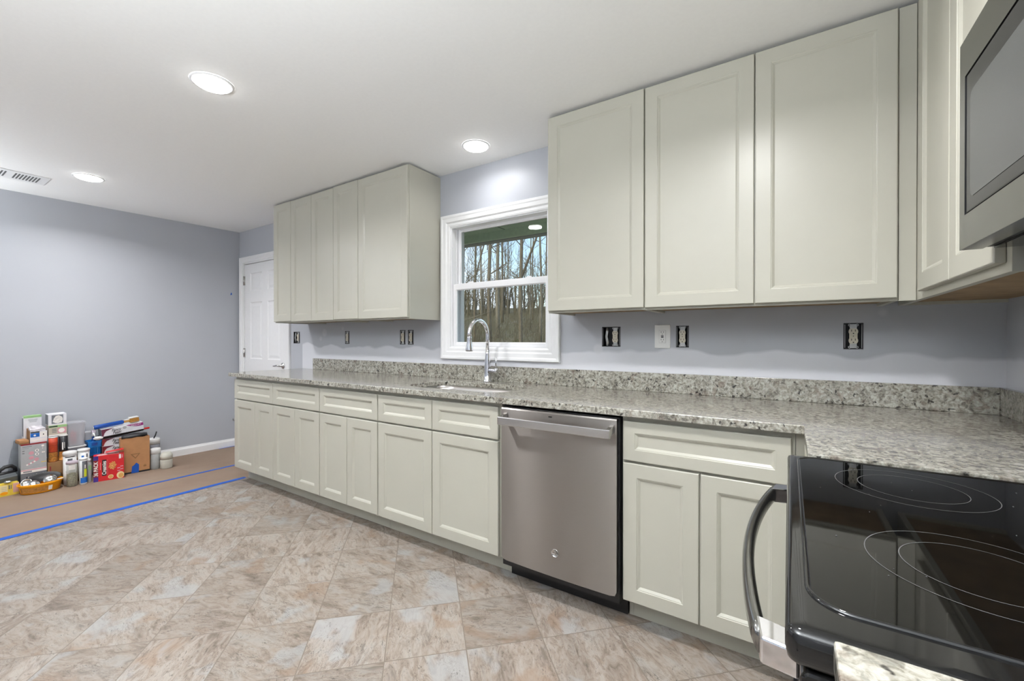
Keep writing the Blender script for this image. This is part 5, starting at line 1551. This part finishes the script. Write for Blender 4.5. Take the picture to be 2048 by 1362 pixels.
def tree(x, y, r, h, seed, label, lean=0.0, low=2.0, fork=False, rc=9):
    rnd = random.Random(seed)
    z0 = ground_z(x, y) - .1
    t = thing('bare_tree', label, 'tree', (x, y, z0), 'bare trees beyond the window')
    m = BARK[seed % 2]
    mb = MB(); n = 12; pts = []; rad = []
    for i in range(n + 1):
        u_ = i / n
        pts.append(Vector((x + lean * h * u_ + .12 * noise.noise(Vector((seed, u_ * 3, 0))), y + .1 * noise.noise(Vector((seed, u_ * 3, 7))), z0 + h * u_)))
        rad.append(r * (1.25 - .25 * min(1, u_ * 12)) * (1 - .72 * u_))
    mb.tube(pts, rad, m, n=12)
    mb.build('trunk', t)
    mb = MB()
    if fork:
        branch(mb, pts[3], Vector((.35 * (1 if seed % 2 else -1), .1, 1)).normalized(), h * .6, r * .6, 0, rnd, m, x, y, rc)
    i0 = max(2, int(low / h * n))
    for i in range(i0, n):
        for s in range(2):
            a = rnd.uniform(0, 2 * PI)
            branch(mb, pts[i], Vector((math.cos(a), math.sin(a), rnd.uniform(.25, .9))).normalized(), rnd.uniform(1.4, 3.2) * (1.1 - i / n * .5), rad[i] * .32, 1 if rnd.random() < .6 else 0, rnd, m, x, y, rc)
    mb.build('branches', t)
TREES = [
    (-8.561, 8.0, 0.055, 13.0, 'leftmost bare trunk in the window, half behind the sash frame', 0, 2.5, False),
    (-13.587, 15.0, 0.071, 14.8, 'slim bare trunk just right of the leftmost one in the window', 0.02, 3, True),
    (-19.997, 24.0, 0.087, 17.0, 'thin bare trunk third from the left in the window', -0.03, 4, False),
    (-10.823, 12.5, 0.092, 14.1, 'thick bare trunk left of centre in the window, with many side branches', 0.01, 3, False),
    (-14.959, 19.0, 0.13, 15.8, 'thick straight pale trunk at the centre of the window', 0, 6, False),
    (-20.101, 27.0, 0.105, 17.8, 'dark straight trunk directly right of the central pale one', 0.0, 4, False),
    (-22.85, 32.0, 0.053, 19.0, 'very thin distant trunk seen against blue sky in the window', 0, 4, False),
    (-7.66, 10.0, 0.073, 13.5, 'thick forked trunk right of centre in the window', 0.0, 2.5, True),
    (-14.401, 22.0, 0.05, 16.5, 'thin trunk right of the forked one in the window', 0.01, 4, False),
    (-18.294, 29.0, 0.068, 18.2, 'thin trunk under the mirrored lamp spot in the window', -0.01, 5, False),
    (-9.746, 15.0, 0.064, 14.8, 'medium trunk near the right edge of the upper pane', 0.0, 4, False),
    (-12.653, 21.0, 0.047, 16.2, 'thin trunk at the very right edge of the window', 0.0, 3, True),
    (-12.179, 11.0, 0.084, 13.8, 'bare trunk hidden left of the window opening', 0, 3, False),
    (-7.592, 13.0, 0.08, 14.2, 'bare trunk hidden right of the window opening', 0, 3, False),
    (-9.063, 18.0, 0.078, 15.5, 'second bare trunk beyond the right window casing', 0, 3, False)]
TREES += [(x, y, r, h, 'bare tree standing outside the frame of the photo, beyond the window wall', 0, 2.5, False)
          for x, y, r, h in ((-2.2, 12, .09, 13), (-4.6, 16, .08, 14), (0.6, 14, .10, 14), (-1.2, 19, .09, 15), (3.2, 18, .09, 15), (-3.4, 22, .10, 15), (1.4, 24, .1, 16), (-24, 15, .1, 14), (-28, 20, .1, 14))]
for i, (x, y, r, h, lab, lean, low, fork) in enumerate(TREES):
    rc = min([5.6] + [math.hypot(x - b_[0], y - b_[1]) for b_ in TREES if (b_[0], b_[1]) != (x, y)]) / 2 - .12
    tree(x, y, r, h, 20 + i, lab, lean * .35, max(low, 2.6), fork, max(rc, .3))
# undergrowth: a thicket of thin stems nobody could count
SHRUBS_ = [(-9.214, 9.0, 0.38), (-9.673, 10.0, 0.42), (-8.713, 9.5, 0.29), (-7.018, 8.2, 0.34), (-7.917, 11.0, 0.34), (-11.93, 12.0, 0.5), (-11.454, 13.0, 0.46), (-7.951, 12.0, 0.38), (-10.358, 14.0, 0.46), (-10.886, 10.0, 0.42), (-7.202, 12.0, 0.42)]
rnd = random.Random(99); mb = MB(); M_TWIG = plain('dry_twigs', C(104, 100, 80), .9, var=.15, scale=3)
for i in range(2900):
    y = 9 + 26 * rnd.random() ** 1.2; x = -y * rnd.uniform(-.15, 1.35) + rnd.uniform(-2, 3)
    if any(math.hypot(x - b_[0], y - b_[1]) < .75 for b_ in TREES + SHRUBS_): continue
    z = ground_z(x, y); hgt = rnd.uniform(.4, 1.9)
    a = Vector((rnd.uniform(-.25, .25), rnd.uniform(-.2, .2), 1))
    p0 = Vector((x, y, z - .05)); p1 = p0 + a * hgt * .5 + Vector((rnd.uniform(-.1, .1), 0, 0)); p2 = p0 + a * hgt + Vector((rnd.uniform(-.3, .3), 0, 0))
    r = rnd.uniform(.006, .022)
    mb.tube([p0, p1, p2], [r, r * .7, r * .2], M_TWIG, n=4, smooth=False)
    for s in range(3):
        b0 = p0.lerp(p2, rnd.uniform(.3, .9)); mb.tube([b0, b0 + Vector((rnd.uniform(-.6, .6), rnd.uniform(-.3, .3), rnd.uniform(.1, .6)))], [r * .45, r * .15], M_TWIG, n=3, smooth=False)
for i in range(520):
    y = rnd.uniform(36.5, 40); x = -y * rnd.uniform(-.1, 1.15)
    z = ground_z(x, y); hgt = rnd.uniform(2, 6.5); r = rnd.uniform(.03, .10)
    p0 = Vector((x, y, z - .1)); p2 = p0 + Vector((rnd.uniform(-.8, .8), rnd.uniform(-.5, .5), hgt))
    mb.tube([p0, p0.lerp(p2, .5) + Vector((rnd.uniform(-.2, .2), 0, 0)), p2], [r, r * .7, r * .15], M_TWIG, n=5, smooth=False)
    for s in range(9):
        b0 = p0.lerp(p2, rnd.uniform(.15, .95)); e_ = b0 + Vector((rnd.uniform(-1.6, 1.6), rnd.uniform(-.5, .5), rnd.uniform(.3, 1.8)))
        mb.tube([b0, e_], [r * .35, r * .08], M_TWIG, n=3, smooth=False)
tag(mb.build('undergrowth', origin=(-12, 15, 0)), 'thicket of thin dry stems on the wooded slope outside the window', 'undergrowth', kind='stuff')
# low green shrubs
M_LEAF = plain('dull_green_leaves', C(96, 108, 50), .8, var=.3, scale=2)
def shrub(x, y, s, seed, label):
    rnd = random.Random(seed); z = ground_z(x, y); mb = MB()
    for i in range(520):
        a = rnd.uniform(0, 2 * PI); b_ = rnd.uniform(0, PI / 2); rr_ = s * rnd.random() ** .4
        c = Vector((x + rr_ * math.cos(a) * math.cos(b_), y + rr_ * math.sin(a) * math.cos(b_), z + rr_ * math.sin(b_) * .9))
        q = Vector((rnd.uniform(-1, 1), rnd.uniform(-1, 1), rnd.uniform(-.5, 1))).normalized(); u_ = q.orthogonal().normalized(); v_ = q.cross(u_); l = rnd.uniform(.03, .06)
        mb.add([c - u_ * l, c - v_ * l * .5, c + u_ * l, c + v_ * l * .5], [(0, 1, 2, 3)], M_LEAF)
    for i in range(14):
        a = rnd.uniform(0, 2 * PI); mb.tube([(x, y, z - .05), (x + s * .5 * math.cos(a), y + s * .5 * math.sin(a), z + s * .8)], [.012, .004], M_TWIG, n=4)
    return tag(mb.build('shrub', origin=(x, y, z)), label, 'shrub', 'green shrubs on the wooded slope')
for i, (x, y, s) in enumerate(SHRUBS_):
    shrub(x, y, s, 300 + i, 'low dull green shrub on the wooded slope outside the window')
for o in bpy.data.objects:
    if '_w' in o: del o['_w']
